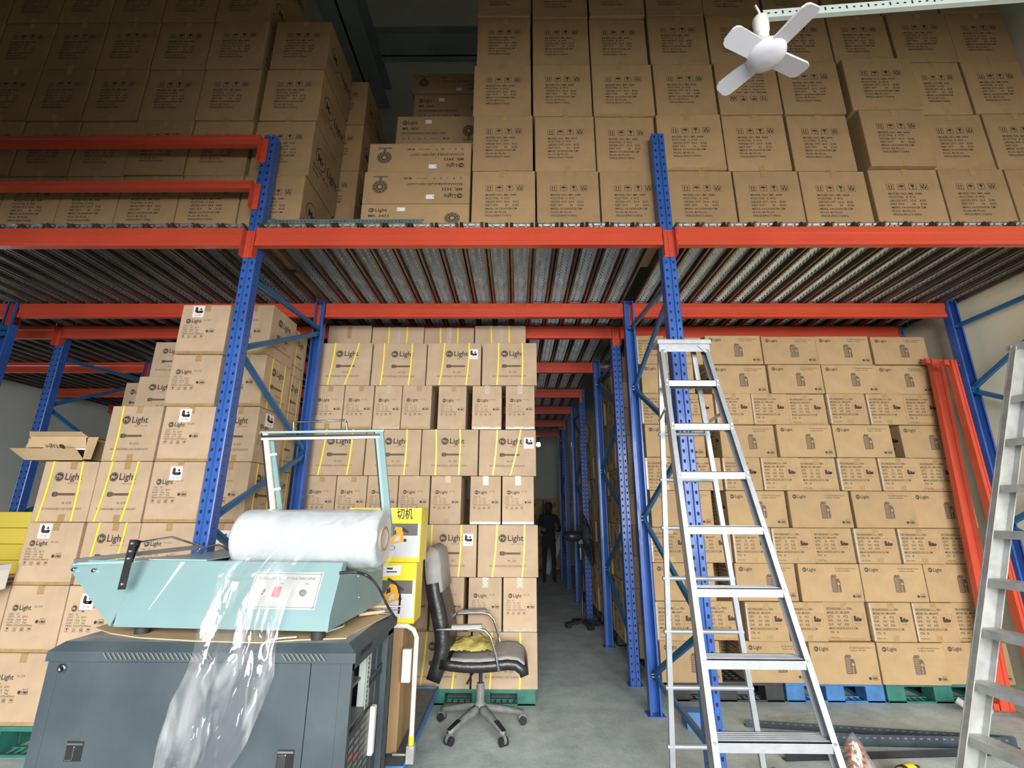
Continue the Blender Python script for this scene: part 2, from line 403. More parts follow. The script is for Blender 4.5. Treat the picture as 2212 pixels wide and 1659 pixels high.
rack_frame(XP[2], YB0, YB1, 3.44, 3.44, BR_L, 'blue frame on right of the aisle, second row from the front')
rack_frame(XP[3], YB0, YB1, 3.44, 3.44, [], 'dark frame by the cream wall behind lantern cartons')
rack_frame(XP[0]-.1, 7.38, 8.68, 3.44, 3.44, BR_L, 'dim blue frame far back on the left, third row')
rack_frame(XP[2], 7.38, 8.68, 3.44, 3.44, BR_L, 'blue frame along the aisle just behind the pedestal fan')
rack_frame(XP[2], 10.05, 11.4, 3.44, 3.44, BR_L, 'dim blue frame deepest along the aisle')

ZB0, ZB1 = 3.285, 3.425
def beam_thing(x0, x1, y, label, z0=ZB0, z1=ZB1, rear=False, group='orange rack beams', plates=(1, 1)):
    """x0,x1 = post centres; y = front face of the post it hooks on"""
    t = thing('rack_beam', label, 'rack beam', (x0, y, z0), group=group)
    s = 1 if rear else -1
    yb0, yb1 = (.0, .045) if rear else (-.052, -.007)
    L_ = x1-x0; h = z1-z0; m = MB()
    yf, yk = (yb1, yb0) if rear else (yb0, yb1)
    d = -.008*s
    pr = [(0, 0), (0, .02*h/.14), (0, .10*h/.14), (0, h)]
    prof = [(yf, 0), (yf, .032*h/.14), (yf+d, .040*h/.14), (yf+d, .088*h/.14), (yf, .096*h/.14), (yf, h), (yk, h), (yk, 0)]
    n = len(prof); xa, xb = .05, L_-.05
    vs = [(xa, a, b_) for a, b_ in prof]+[(xb, a, b_) for a, b_ in prof]
    m.add(vs, [(i, (i+1) % n, n+(i+1) % n, n+i) for i in range(n)]+[tuple(range(n))[::-1], tuple(range(n, 2*n))], 'orange')
    m.build('beam_body', t)
    for q, on in ((0, plates[0]), (1, plates[1])):
        if not on: continue
        x = .001 if q == 0 else L_-.046
        m = MB(); yy = -.009 if not rear else .004
        m.box(x, yy, h-.21, x+.045, yy+.004, h+.006, 'orange')
        xe = x+.041 if q == 0 else x; ya_, yb_ = (yb0-.004, yy) if not rear else (yy, yb1+.004)
        m.box(xe, ya_, h-.215, xe+.004, yb_, h+.004, 'orange')
        pl = m.build('end_plate', t)
        m = MB()
        for zz in (h-.03, h-.095, h-.165): m.tube([(x+.022, yy-.001 if not rear else yy+.004, zz), (x+.022, yy-.007 if not rear else yy+.011, zz)], .0065, 'bolt', 6)
        m.build('bolt_set', pl)
    return t
bayn = ['left', 'middle', 'right']
for i in range(3):
    beam_thing(XP[i], XP[i+1], YA0, 'long orange beam along the front of the deck, %s bay' % bayn[i])
    beam_thing(XP[i], XP[i+1], YA1, 'orange beam under the deck on the rear posts, %s bay' % bayn[i], rear=False, plates=(1, 1))
    beam_thing(XP[i] if i else XP[i]-.1, XP[i+1], YB0, 'orange beam on the front posts of the second row, %s bay' % bayn[i])
    if i < 2: beam_thing(XP[i] if i else XP[i]-.1, XP[i+1], YB1, 'shaded orange beam on the rear posts of the second row, %s bay' % bayn[i])
for y, nm in ((7.38, 'third row'), (8.68, 'behind the third row'), (10.05, 'fourth row'), (11.4, 'at the far end')):
    beam_thing(XP[1], XP[2], y, 'dim orange beam across the aisle, %s' % nm)
    if y < 9: beam_thing(XP[0], XP[1], y, 'orange beam lit from below in the far left, %s' % nm)
XW = -7.9
for y, nm in ((YA1, 'rear of the front row'), (YB0, 'front of the second row'), (YB1, 'rear of the second row'), (7.38, 'third row'), (8.68, 'behind the third row')):
    beam_thing(XW, XP[0]-(.1 if y > YA1 else 0), y, 'dim orange beam in the outermost left bay, %s' % nm, plates=(0, 1))
beam_thing(XP[0], XP[1], YA0, 'slim orange guard rail level with the post top, upper of two', atY(400, 319, 2.88).z, atY(400, 299, 2.88).z, plates=(1, 1))
beam_thing(XP[0], XP[1], YA0, 'slim orange guard rail below the top one, lower of two', atY(400, 413, 2.88).z, atY(400, 397, 2.88).z, plates=(1, 1))

# deck planks: galvanised trays with cross louvres
def plank_mesh(L_):
    b = MB(); w = .0835; t = .002
    zt = .048
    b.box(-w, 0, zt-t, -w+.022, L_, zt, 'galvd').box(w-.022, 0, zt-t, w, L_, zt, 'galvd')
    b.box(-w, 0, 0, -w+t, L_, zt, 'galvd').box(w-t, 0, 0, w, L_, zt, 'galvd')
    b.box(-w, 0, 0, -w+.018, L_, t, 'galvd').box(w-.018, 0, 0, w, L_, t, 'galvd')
    b.box(-w+.022, 0, zt-.006, w-.022, L_, zt-.004, 'galv')
    y = .012; k = 0
    while y < L_-.012:
        zz = zt-.0062
        if k % 2: rs = [(-.058, -.026), (.026, .058), (-.018, .018)]
        else: rs = [(-.058, -.034), (.034, .058), (-.026, .026)]
        for q, (a, c) in enumerate(rs):
            b.add([(a, y, zz), (c, y, zz), (c-.003, y+.008, zz-.011), (a+.003, y+.008, zz-.011)], [(0, 3, 2, 1)], 'galv')
            b.add([(a, y+.012, zz-.0004), (c, y+.012, zz-.0004), (c, y+.0165, zz-.0004), (a, y+.0165, zz-.0004)], [(0, 3, 2, 1)], 'hole')
        y += .0235; k += 1
    for q in range(4):
        b.box(-.05, q*L_/4+.1, zt, .05, q*L_/4+.106, zt+.004, 'galv')
    return b.mesh('deck_plank')
pm = {}
def deck(x0, x1, y0, y1, label, group):
    L_ = round(y1-y0, 3)
    if L_ not in pm: pm[L_] = plank_mesh(L_)
    n = int((x1-x0)/.1745); st = (x1-x0)/n
    for i in range(n):
        o = link('deck_plank', pm[L_], None, (x0+st*(i+.5), y0, ZB1+.001+(.004 if i % 5 == 3 else 0)))
        tag(o, label, 'deck plank', group)
decks = []
for i in range(3):
    xa = XP[i]+.05; xb = XP[i+1]-(.05 if i < 2 else -.09)
    deck(xa, xb, 2.862, 4.118, 'perforated galvanised deck plank over the front row, %s bay' % bayn[i], 'front row planks, %s bay' % bayn[i])
    deck(xa, xb, 4.13, 4.66, 'short perforated deck plank behind the front row, %s bay' % bayn[i], 'short infill planks, %s bay' % bayn[i])
    deck(xa, xb, 4.672, 5.95, 'perforated deck plank over the second row, %s bay' % bayn[i], 'second row planks, %s bay' % bayn[i])
for q, (ya, yb, nm) in enumerate(((5.96, 7.34, 'between second and third rows'), (7.35, 8.65, 'over the third row'), (8.66, 10.02, 'between third and fourth rows'), (10.03, 11.4, 'over the fourth row'))):
    deck(XP[1]+.05, XP[2]-.05, ya, yb, 'dim perforated deck plank above the aisle, %s' % nm, 'planks above the aisle, %s' % nm)
    if q < 2: deck(XP[0]+.05, XP[1]-.05, ya, yb, 'perforated deck plank in the far left bay, %s' % nm, 'far left planks, %s' % nm)

for ya, yb, nm in ((2.862, 4.118, 'front row'), (4.13, 4.66, 'behind the front row'), (4.672, 5.95, 'second row'), (5.96, 7.34, 'between second and third rows'), (7.35, 8.65, 'third row')):
    deck(XW, XP[0]-.15, ya, yb, 'perforated deck plank in the outermost left bay, %s' % nm, 'outermost left planks, %s' % nm)

# ------------------------------------------------------------------ printed cartons
def shell(b, w, d, h, k, front=True):
    b.box(-w/2, 0, 0, w/2, d, h, k, .0055)
def logo(b, u, v, r, k='ink', paper='kraft', ls=None, bold=True):
    b.disc(u, v, r, k, n=22)
    b.ring(u, v, r*.80, r*.84, paper, .0012)
    b.text('Mr', u-r*.66, v-r*.38, r*1.1, paper, True, w=r*1.3, e=.0013)
    b.text('Light', u+r*1.25, v-r*.62, r*2.05, k, bold, w=r*4.1)
def vmr(b, u, v, s, k='ink', apart=True):
    b.disc(u, v, s*.42, k); b.text('VMR', u+s*.5, v-s*.33, s*.95, k, True, w=s*1.9)
    b.rect(u+s*.5, v-s*.5, u+s*2.3, v-s*.44, k)
    if apart: b.text('A part of', u+s*.7, v+s*.55, s*.5, k, False, w=s*1.5)
def torch(b, u0, u1, v, t, k='ink2'):
    L_ = u1-u0
    b.poly([(u0, v-t*.75), (u0+L_*.06, v-t), (u0+L_*.18, v-t), (u0+L_*.28, v-t*.5), (u1-.004, v-t*.48), (u1, v-t*.3), (u1, v+t*.3), (u1-.004, v+t*.48), (u0+L_*.28, v+t*.5), (u0+L_*.18, v+t), (u0+L_*.06, v+t), (u0, v+t*.75)], k)
    b.disc(u0+L_*.035, v, t*.3, 'ink', .0012, ry=t*.8)
    for q in range(4): b.rect(u0+L_*.34, v-t*.34+q*t*.2, u1-.01, v-t*.30+q*t*.2, 'ink', .0012)
    b.rect(u0+L_*.19, v-t*.6, u0+L_*.21, v+t*.6, 'ink', .0012)
def sym(b, kind, u, v, s, k='ink', fr=True):
    if fr: b.frame(u, v, u+s, v+s, s*.05, k)
    c = u+s/2
    if kind == 'up':
        for q in (-.17, .17):
            b.rect(c+s*q-s*.05, v+s*.2, c+s*q+s*.05, v+s*.62, k); b.poly([(c+s*q-s*.12, v+s*.6), (c+s*q+s*.12, v+s*.6), (c+s*q, v+s*.85)], k)
        b.rect(u+s*.18, v+s*.1, u+s*.82, v+s*.15, k)
    elif kind == 'umb':
        b.poly([(c+s*.38*math.cos(t), v+s*.5+s*.32*math.sin(t)) for t in [PI*i/10 for i in range(11)]], k)
        b.rect(c-s*.03, v+s*.15, c+s*.03, v+s*.55, k); b.rect(c, v+s*.12, c+s*.14, v+s*.17, k)
    elif kind == 'glass':
        b.poly([(c-s*.25, v+s*.88), (c-s*.2, v+s*.58), (c-s*.05, v+s*.42), (c+s*.05, v+s*.42), (c+s*.2, v+s*.58), (c+s*.25, v+s*.88)], k)
        b.rect(c-s*.03, v+s*.15, c+s*.03, v+s*.45, k); b.rect(c-s*.16, v+s*.1, c+s*.16, v+s*.16, k)
    elif kind == 'hands':
        b.poly([(c-s*.4, v+s*.9), (c-s*.3, v+s*.3), (c-s*.1, v+s*.1), (c-s*.05, v+s*.4), (c-s*.25, v+s*.6)], k)
        b.poly([(c+s*.4, v+s*.9), (c+s*.25, v+s*.6), (c+s*.05, v+s*.4), (c+s*.1, v+s*.1), (c+s*.3, v+s*.3)], k)
        b.poly([(c-s*.15, v+s*.75), (c, v+s*.5), (c+s*.15, v+s*.75), (c, v+s*.92)], k)
def print_F(b, w, h, model, paper='kraft', left=0):
    r = .032; b_ = w*.41 if w > .45 else w*.33
    logo(b, b_+left, h*.74, r, 'ink', paper)
    b.text('lights your life', b_+r*2.3, h*.74-r*1.5, .014, 'ink2', w=.10)
    torch(b, b_-r*.7, b_+r*4.6, h*.45, h*.042)
    b.text(model, w*.49, h*.29, .022, 'ink', w=.07)
    b.text('RECHARGEABLE LED FLASHLIGHT', w*.5-.15, h*.195, .021, 'ink', w=.30)
def print_E(b, w, h, model, paper='kraft'):
    k = w/.275
    logo(b, .058*k, h*.66, .0175*k, 'ink', paper)
    b.text(model, w*.62, h*.665, .015*k, 'ink', w=.045*k)
    for q, s_ in enumerate(['C/NO.:    OF', 'QTY:    10   SETS', 'N.W:   16.6   Kgs', 'G.W:   17.7   Kgs', 'MEAS: 535x275x400mm']):
        b.text(s_, .028*k, h*(.555-.042*q), .0145*k, 'ink', w=(.06 if q == 0 else .155 if q == 4 else .115)*k)
    vmr(b, w*.74, h*.455, .022*k)
    for q, s_ in enumerate(('glass', 'up', 'hands', 'umb')): sym(b, s_, (.03+.043*q)*k, h*.31, .021*k)
def print_LL(b, w, h):
    logo(b, .053, h-.047, .0185, 'ink', 'kraft_yellow')
    b.text('Mr Light Rechargeable Lantern', w*.60, h-.042, .016, 'ink', w=.175)
    b.text('Model No.: MR 650V9', w*.61, h-.062, .016, 'ink', w=.125)
    vmr(b, w*.84, .045, .026)
    u, v = w*.505, .075
    b.poly([(u, v), (u+.045, v), (u+.045, v+.13), (u+.008, v+.13), (u, v+.118)], 'ink2')
    for q in range(9): b.rect(u+.005, v+.010+q*.0125, u+.040, v+.014+q*.0125, 'kraft_yellow', .0012)
    b.poly([(u+.046, v), (u+.078, v+.003), (u+.078, v+.085), (u+.070, v+.105), (u+.046, v+.11)], 'ink2')
    b.disc(u+.061, v+.068, .011, 'kraft_yellow', .0012); b.rect(u+.053, v+.006, u+.06, v+.05, 'kraft_yellow', .0012)
    b.poly([(u+.008, v+.13), (u+.012, v+.138), (u+.05, v+.138), (u+.056, v+.12), (u+.05, v+.118), (u+.045, v+.132)], 'ink2', .0009)
def print_LE(b, w, h):
    x = .022
    for q, (s_, ww) in enumerate([('RECHARGEABLE LANTERN', .215), ('MODEL NO.: MR.650V9', .19), ('QTY.     10     PCS', .17), ('N.W..    13.9     KGS', .17), ('G.W..    14.7     KGS', .17), ('MEAS.:54.0X35.5X31.5 CM', .235), ('CTN.:   43', .075)]):
        b.text(s_, x, h-.062-.0300*q, .0245, 'ink', True, w=ww)
    b.text('MADE IN CHINA', x, .022, .013, 'ink', w=.075); b.text('____ __ __', x+.11, .024, .013, 'ink', w=.06)
    b.frame(w*.635, h-.185, w*.635+.098, h-.088, .0018, 'ink_red')
    u, v = w*.635+.018, h-.150
    b.rect(u, v, u+.02, v+.042, 'ink').rect(u+.02, v+.0, u+.055, v+.018, 'ink').poly([(u+.02, v+.018), (u+.035, v+.035), (u+.048, v+.018)], 'ink').disc(u+.055, v+.014, .011, 'ink')
    b.text('UN 3481', u+.006, v-.022, .013, 'ink2')
def print_FAN(b, w, h):
    for q, s_ in enumerate(('up', 'umb', 'glass', 'hands')): sym(b, s_, .105+.079*q, h*.655, .052)
    for q, (s_, ww) in enumerate([('MODEL NO.: MR. 3444', .235), ('PC/CTNS:  4  PCS', .185), ('GROSS WT:  23.4    KGS', .255), ('NET WT:       20     KGS', .255), ('MEAS: 54.5X50X58 CM', .24), ('PLUG: BS PLUG.', .165), ('FREQUENCY:50Hz', .20)]):
        b.text(s_, .105, h*(.575-.0575*q), .0225, 'ink', True, w=ww)
def print_FANSIDE(b, w, h):
    b.ring(.17, h*.55, .085, .092, 'ink', n=26); b.text('Mr', .115, h*.55-.04, .10, 'ink', True, w=.11); b.text('Light', .29, h*.55-.04, .115, 'ink', True, w=.22)
    b.text('MODEL NO.: MR. 3444', .05, h*.30, .03, 'ink', True, w=.30); b.text('COLOUR:', .05, h*.21, .03, 'ink', True, w=.12)
def print_FL(b, w, h, flip):
    # fan-light carton, drawn upright; flipped ones are turned by the caller
    logo(b, .075, h-.065, .022, 'ink', 'kraft_dark')
    b.text('MR. 3433', .055, h-.135, .036, 'ink', True, w=.155)
    b.text('RECHARGEABLE LED FAN LIGHT', .055, h-.178, .028, 'ink', True, w=.42)
    for q, s_ in enumerate(('hands', 'glass', 'up', 'hands', 'umb')): sym(b, s_, .06+.05*q, h-.232, .022, fr=False)
    b.text('MADE IN CHINA', .32, h-.225, .016, 'ink', w=.09); vmr(b, .45, h-.219, .022, apart=False)
    u, v = w*.845, h*.48
    b.ring(u, v, .016, .056, 'ink', n=26); b.ring(u, v, .030, .034, 'kraft_dark', .0012); b.ring(u, v, .046, .049, 'kraft_dark', .0012)
    for q in range(10):
        t = q*PI/5; b.poly([(u+.02*math.cos(t), v+.02*math.sin(t)), (u+.052*math.cos(t+.06), v+.052*math.sin(t+.06)), (u+.052*math.cos(t+.14), v+.052*math.sin(t+.14))], 'kraft_dark', .0012)
    b.rect(u-.01, v-.085, u+.01, v-.056, 'ink2').rect(u-.055, v-.095, u+.055, v-.083, 'ink2')
    b.rect(.265, h-.075, .325, h-.038, 'paper', .0012).rect(.268, h-.062, .276, h-.054, 'red', .0016)

def fr_(b, w): return b.face((-w/2, 0, 0), (1, 0, 0), (0, 0, 1))
def sd_(b, w): return b.face((w/2, 0, 0), (0, 1, 0), (0, 0, 1))
def carton_mesh(kind):
    b = MB()
    if kind == 'F222': w, d, h = .49, .275, .40; shell(b, w, d, h, 'kraft'); print_F(fr_(b, w), w, h, 'Mr. 222'); print_E(sd_(b, w), d, h, 'Mr. 222')
    if kind == 'E222': w, d, h = .275, .49, .40; shell(b, w, d, h, 'kraft'); print_E(fr_(b, w), w, h, 'Mr. 222')
    if kind == 'P222': w, d, h = .49, .40, .275; shell(b, w, d, h, 'kraft')
    if kind == 'FGT': w, d, h = .405, .405, .41; shell(b, w, d, h, 'kraft'); print_F(fr_(b, w), w, h, 'Mr. GT35'); print_E(sd_(b, w), w*.72, h, 'Mr. GT35')
    if kind == 'EGT': w, d, h = .405, .405, .41; shell(b, w, d, h, 'kraft'); print_E(fr_(b, w), w*.8, h, 'Mr. GT35'); print_F(sd_(b, w), w, h, 'Mr. GT35')
    if kind == 'LL': w, d, h = .53, .35, .30; shell(b, w, d, h, 'kraft_yellow'); print_LL(fr_(b, w), w, h); print_LE(b.face((-w/2, d, 0), (0, -1, 0), (0, 0, 1)), .35, h)
    if kind == 'LE': w, d, h = .35, .53, .30; shell(b, w, d, h, 'kraft_yellow'); print_LE(fr_(b, w), w, h)
    if kind == 'FAN': w, d, h = .485, .53, .52; shell(b, w, d, h, 'kraft_dark'); print_FAN(fr_(b, w), w, h); print_FANSIDE(sd_(b, w), d, h)
    if kind == 'FL': w, d, h = .80, .40, .28; shell(b, w, d, h, 'kraft_dark'); print_FL(fr_(b, w), w, h, 0)
    if kind == 'FLU': w, d, h = .80, .40, .28; shell(b, w, d, h, 'kraft_dark'); print_FL(b.face((w/2, 0, h), (-1, 0, 0), (0, 0, -1)), w, h, 1)
    if kind == 'FANU': w, d, h = .485, .53, .52; shell(b, w, d, h, 'kraft_dark'); print_FAN(b.face((w/2, 0, h), (-1, 0, 0), (0, 0, -1)), w, h)
    if kind == 'PLAIN': w, d, h = .40, .40, .40; shell(b, w, d, h, 'kraft_dark')
    return b.mesh('carton'), (w, d, h)
CM = {}
NAME = {'F222': 'flashlight_carton', 'E222': 'flashlight_carton', 'P222': 'flashlight_carton', 'FGT': 'flashlight_carton', 'EGT': 'flashlight_carton', 'LL': 'lantern_carton', 'LE': 'lantern_carton', 'FAN': 'fan_carton', 'FANU': 'fan_carton', 'FL': 'fan_light_carton', 'FLU': 'fan_light_carton', 'PLAIN': 'brown_carton'}
def tape_meshes(w, h, kind):
    out = []; tw = .024; x = random.uniform(-.02, .02); k = 'tape'; top = .055
    if kind == 'clear': k = 'tape_clear'; x = 0; top = .075
    b = MB(); z = h+.0006
    pr = [(-.0012, h-top), (-.0002, h-top), (-.0002, h+.0001), (.2, h+.0001), (.2, z), (-.0012, z)]; n = len(pr)
    vs = [(x-tw, y_, q) for y_, q in pr]+[(x+tw, y_, q) for y_, q in pr]
    b.add(vs, [(i, n+i, n+(i+1) % n, (i+1) % n) for i in range(n)]+[(0, 1, 2, 5), (2, 3, 4, 5), (n+5, n+2, n+1, n), (n+5, n+4, n+3, n+2)], k); out.append(b.mesh('tape'))
    b = MB()
    if kind == 'cross': b.box(-w/2+.003, -.0014, .002, w/2-.003, -.0004, .022, k)
    elif kind == 'clear': b.box(-w/2+.004, -.0012, .002, w/2-.004, -.0002, .022, k)
    else: b.box(x-tw, -.0012, .001, x+tw, -.0002, .05, k)
    out.append(b.mesh('tape'))
    if kind == 'edge':
        b = MB(); b.box(-w/2-.0008, -.0012, .01, -w/2+.013, .03, h-.01, 'tape_clear'); out.append(b.mesh('tape'))
    return out
TM = {}
def strap_mesh(w, d, h, u0, u1):
    """strap leaning across the front from u0 at the top to u1 at the foot, then over top"""
    b = MB(); s = .0065
    n = 8; pts = []
    for i in range(n+1):
        t = i/n; u = u0+(u1-u0)*t+.006*math.sin(PI*t); pts.append((u-w/2, h-.001-t*(h-.004)))
    for i in range(n):
        (a, za), (c, zc) = pts[i], pts[i+1]
        b.add([(a-s, -.0035, za), (a+s, -.0035, za), (c+s, -.0035, zc), (c-s, -.0035, zc)], [(3, 2, 1, 0)], 'strap')
        b.add([(a-s, -.0015, za), (a+s, -.0015, za), (c+s, -.0015, zc), (c-s, -.0015, zc)], [(0, 1, 2, 3)], 'strap')
        b.add([(a+s, -.0035, za), (a+s, -.0015, za), (c+s, -.0015, zc), (c+s, -.0035, zc)], [(0, 1, 2, 3)], 'strap')
        b.add([(a-s, -.0035, za), (a-s, -.0015, za), (c-s, -.0015, zc), (c-s, -.0035, zc)], [(0, 1, 2, 3)], 'strap')
    a = pts[0][0]; b.box(a-s, -.003, h+.0002, a+s, d, h+.0014, 'strap')
    return b.mesh('strap')
SM = {}
def un_mesh():
    b = MB(); s = .092
    b.box(0, -.0016, 0, s, -.0002, s*1.12, 'paper'); b.face((0, -.0016, 0), (1, 0, 0), (0, 0, 1))
    b.frame(0, 0, s, s*1.12, .0035, 'pink')
    b.rect(.018, .045, .040, .085, 'ink').rect(.03, .038, .075, .058, 'ink').poly([(.052, .066), (.064, .085), (.076, .066)], 'ink').disc(.070, .050, .012, 'ink').rect(.022, .085, .034, .092, 'ink')
    b.text('UN 3481', .02, .014, .018, 'ink2', w=.052)
    return b.mesh('battery_label')
UNM = un_mesh()
def carton(kind, x0, x1, z0, z1, Y, label, group, straps=None, un=None, tape=None, rz=None, face='front', side_straps=None):
    if kind not in CM: CM[kind] = carton_mesh(kind)
    me, (w, d, h) = CM[kind]
    gap = .006
    o = link(NAME[kind], me)
    o.scale = ((x1-x0-gap)/w, 1, (z1-z0-.003)/h)
    if face == 'front':
        o.location = ((x0+x1)/2, Y+random.uniform(-.009, .009), z0+.001)
        o.rotation_euler = (0, 0, math.radians(random.uniform(-.6, .6)) if rz is None else rz)
    else:           # faces the aisle (-X): x0,x1 run along depth, Y is the x of the face
        o.location = (Y, (x0+x1)/2, z0+.001); o.rotation_euler = (0, 0, -PI/2)
    tag(o, label, 'carton', group)
    if tape:
        k = (kind, tape)
        if k not in TM: TM[k] = tape_meshes(w, h, tape)
        for tm in TM[k]: link('tape', tm, o)
    for u0, u1 in (straps or []):
        k = (kind, u0, u1)
        if k not in SM: SM[k] = strap_mesh(w, d, h, u0, u1)
        link('strap', SM[k], o)
    for u in (side_straps or []):
        k = (kind, 'side', u)
        if k not in SM:
            b = MB(); b.box(w/2+.0015, u-.0065, .002, w/2+.0032, u+.0065, h-.001, 'strap'); SM[k] = b.mesh('strap')
        link('strap', SM[k], o)
    if un:
        e = link('battery_label', UNM, o, (un[0]-w/2, 0, un[1]), None, 'white battery warning sticker')
        e.scale = (1/o.scale.x, 1, 1/o.scale.z)
        if len(un) > 2: e.rotation_euler = (0, 0, PI/2); e.location = (w/2, un[0], un[1])
    return o

# lantern stack, right bay ------------------------------------------------
YR = 4.30
rowy = [725, 787, 850, 917, 988, 1060, 1140, 1217, 1300, 1386, 1478]
rz_ = [atY(1700, y, YR).z for y in rowy]
rows = [
 ('m', [('LE', 1374, 1436), ('LE', 1437, 1518), ('LL', 1524, 1645), ('LL', 1646, 1764), ('LL', 1766, 1882), ('LL', 1884, 2003)]),
 ('L', [(1385, 1499), (1537, 1661), (1662, 1778), (1780, 1899), (1900, 2019)]),
 ('E', [(1385, 1464), (1465, 1545), (1546, 1625), (1626, 1705), (1706, 1788), (1789, 1872), (1876, 1957), (1958, 2038)]),
 ('L', [(1394, 1523), (1559, 1679), (1680, 1800), (1802, 1929), (1953, 2073)]),
 ('E', [(1396, 1479), (1480, 1562), (1563, 1645), (1646, 1729), (1730, 1813), (1814, 1900), (1902, 1989), (1990, 2075)]),
 ('L', [(1406, 1541), (1573, 1703), (1705, 1838), (1844, 1978), (1979, 2112)]),
 ('E', [(1406, 1492), (1494, 1582), (1584, 1668), (1669, 1757), (1758, 1847), (1848, 1941), (1943, 2034), (2036, 2127)]),
 ('L', [(1412, 1546), (1592, 1724), (1727, 1862), (1864, 2002), (2004, 2140)]),
 ('E', [(1416, 1511), (1513, 1605), (1612, 1701), (1703, 1785), (1787, 1880), (1882, 1975), (1977, 2067), (2069, 2160)]),
 ('L', [(1427, 1559), (1613, 1749), (1751, 1897), (1899, 2045), (2047, 2188)])]
names = {'LL': 'long-sided lantern carton', 'LE': 'short-sided lantern carton'}
rown = ['top row', 'second row from top', 'third row from top', 'fourth row from top', 'fifth row from top', 'sixth row from top', 'seventh row from top', 'eighth row from top', 'second row from bottom', 'bottom row']
for r, (t, bx) in enumerate(rows):
    z1, z0 = rz_[r], rz_[r+1]; ym = (rowy[r]+rowy[r+1])/2
    for i, q in enumerate(bx):
        kd = q[0] if t == 'm' else ('LL' if t == 'L' else 'LE'); a, c = q[-2:]
        xa, xb = atY(a, ym, YR).x, atY(c, ym, YR).x
        xa = max(xa, 1.175)
        hh = z1-z0
        carton(kd, xa, xb, z0, z1-(.012 if r == 0 and i % 2 else 0), YR+(.02 if i % 3 == 1 else 0), '%s in the right bay stack, %s, %s from the left' % (names[kd], rown[r], ordw(i)), 'lantern cartons in the right bay', tape=(('edge', 'cross', 'edge')[i % 3] if kd == 'LE' else None))
# cartons showing through the gaps, one layer back
for q, (a, c, r) in enumerate(((1499, 1537, 1), (1523, 1559, 3), (1541, 1573, 5), (1546, 1592, 7), (1559, 1613, 9), (1929, 1953, 3))):
    ym = (rowy[r]+rowy[r+1])/2; mx = (a+c)/2+10; xm = atY(mx, ym, YR+.56).x
    carton('LE', xm-.17, xm+.17, rz_[r+1], rz_[r], YR+.56, 'shaded lantern carton seen deep in the gap, %s of right stack' % rown[r] if q < 5 else 'shaded lantern carton in the gap near the leaning beams', 'set-back lantern cartons', tape='cross')
# cartons lining the right side of the aisle
yy = 4.93; col = 0
while yy < 9.0:
    for r in range(10):
        z0 = rz_[10-r]; z1 = rz_[9-r]
        if r == 9 and col > 2: continue
        carton('LL', yy+.002, yy+.535, z0, z1, 1.155+(.02 if (r+col) % 3 == 0 else 0), 'dark carton lining the aisle behind the posts, %s column back, %s from floor' % (ordw(col), ordw(r)), 'cartons lining the aisle', face='side')
    yy += .545; col += 1

# flashlight stack, middle bay --------------------------------------------
YM = 4.22
my = [741, 833, 927.5, 1028, 1133, 1247, 1365, 1490]
mz = [atY(1000, y, YM).z for y in my]
A = ((.155, .12), (.36, .27)); B = ((.10, .09), (.355, .34)); Cc = ((.155, .12), (.38, .36)); D = ((.145, .135), (.36, .355)); D2 = ((.12, .13), (.33, .33))
mrows = [
 ('F', [(683, 802), (803, 920.5), (921.5, 1039.5), (1041, 1160)]),
 ('E', [(674, 741), (741.5, 806), (806.5, 867), (867.5, 932), (945, 1007), (1019, 1084), (1091.5, 1155.5)]),
 ('F', [(660, 787), (788, 908.5), (909.5, 1033), (1034, 1158.5)]),
 ('E', [(654, 722), (722.5, 790), (790.5, 858), (859, 927.5), (929, 996.5), (1014.5, 1082.5), (1084, 1154)]),
 ('F', [(646, 774), (776, 903), (905, 1030), (1031.5, 1163)]),
 ('E', [(775, 848), (850, 925), (928, 1002), (1010.5, 1084.5), (1086, 1160.5)]),
 ('F', [(728, 870), (874, 1016), (1018.5, 1162)])]
mrn = ['top front row', 'second row down', 'third row down', 'fourth row down', 'fifth row down', 'sixth row down', 'bottom row']
for r, (t, bx) in enumerate(mrows):
    ym = (my[r]+my[r+1])/2; n = len(bx)
    for i, (a, c) in enumerate(bx):
        xa, xb = atY(a, ym, YM).x, atY(c, ym, YM).x
        st = None; un = None; tp = None
        if t == 'F': st = [A, B, Cc, D, D2][(i+r) % 5] if (r, i) != (0, 0) else ((.155, .12), (.37, .27))
        if (r, i) == (0, 2): un = (.375, .245)
        if (r, i) == (2, 3): un = (.385, .235)
        if (r, i) == (4, 2): un = (.37, .235)
        if t == 'E': tp = 'clear' if i in (n-1, n-2) or (r, i) in ((1, 2),) else 'cross' if i % 2 else 'plain'
        lab = 'strapped wide flashlight carton' if t == 'F' else 'narrow flashlight carton'
        if un: lab += ' with battery sticker'
        carton(t+'222', xa, xb, mz[r+1], mz[r], YM, '%s, middle stack, %s, %s from the right' % (lab, mrn[r], ordw(n-1-i)), 'flashlight cartons in the middle bay', straps=st, un=un, tape=tp)
for i, (a, c, yt) in enumerate(((709, 802.5, 703), (803.5, 916, 706), (917, 1024.5, 708.5), (1025.6, 1136, 704))):
    Yb = 4.515; zt_ = atY((a+c)/2, yt, Yb).z
    st = None if i == 0 else ((.155, .165), (.33, .32))
    o = carton('P222', atY(a, 722, Yb).x, atY(c, 722, Yb).x, mz[1], zt_, Yb, 'flashlight carton standing behind the top of the middle stack, %s from the left' % ordw(i), 'upright cartons behind the middle stack', straps=st, tape='clear' if i else 'plain', rz=0)
    o.scale.y = .28

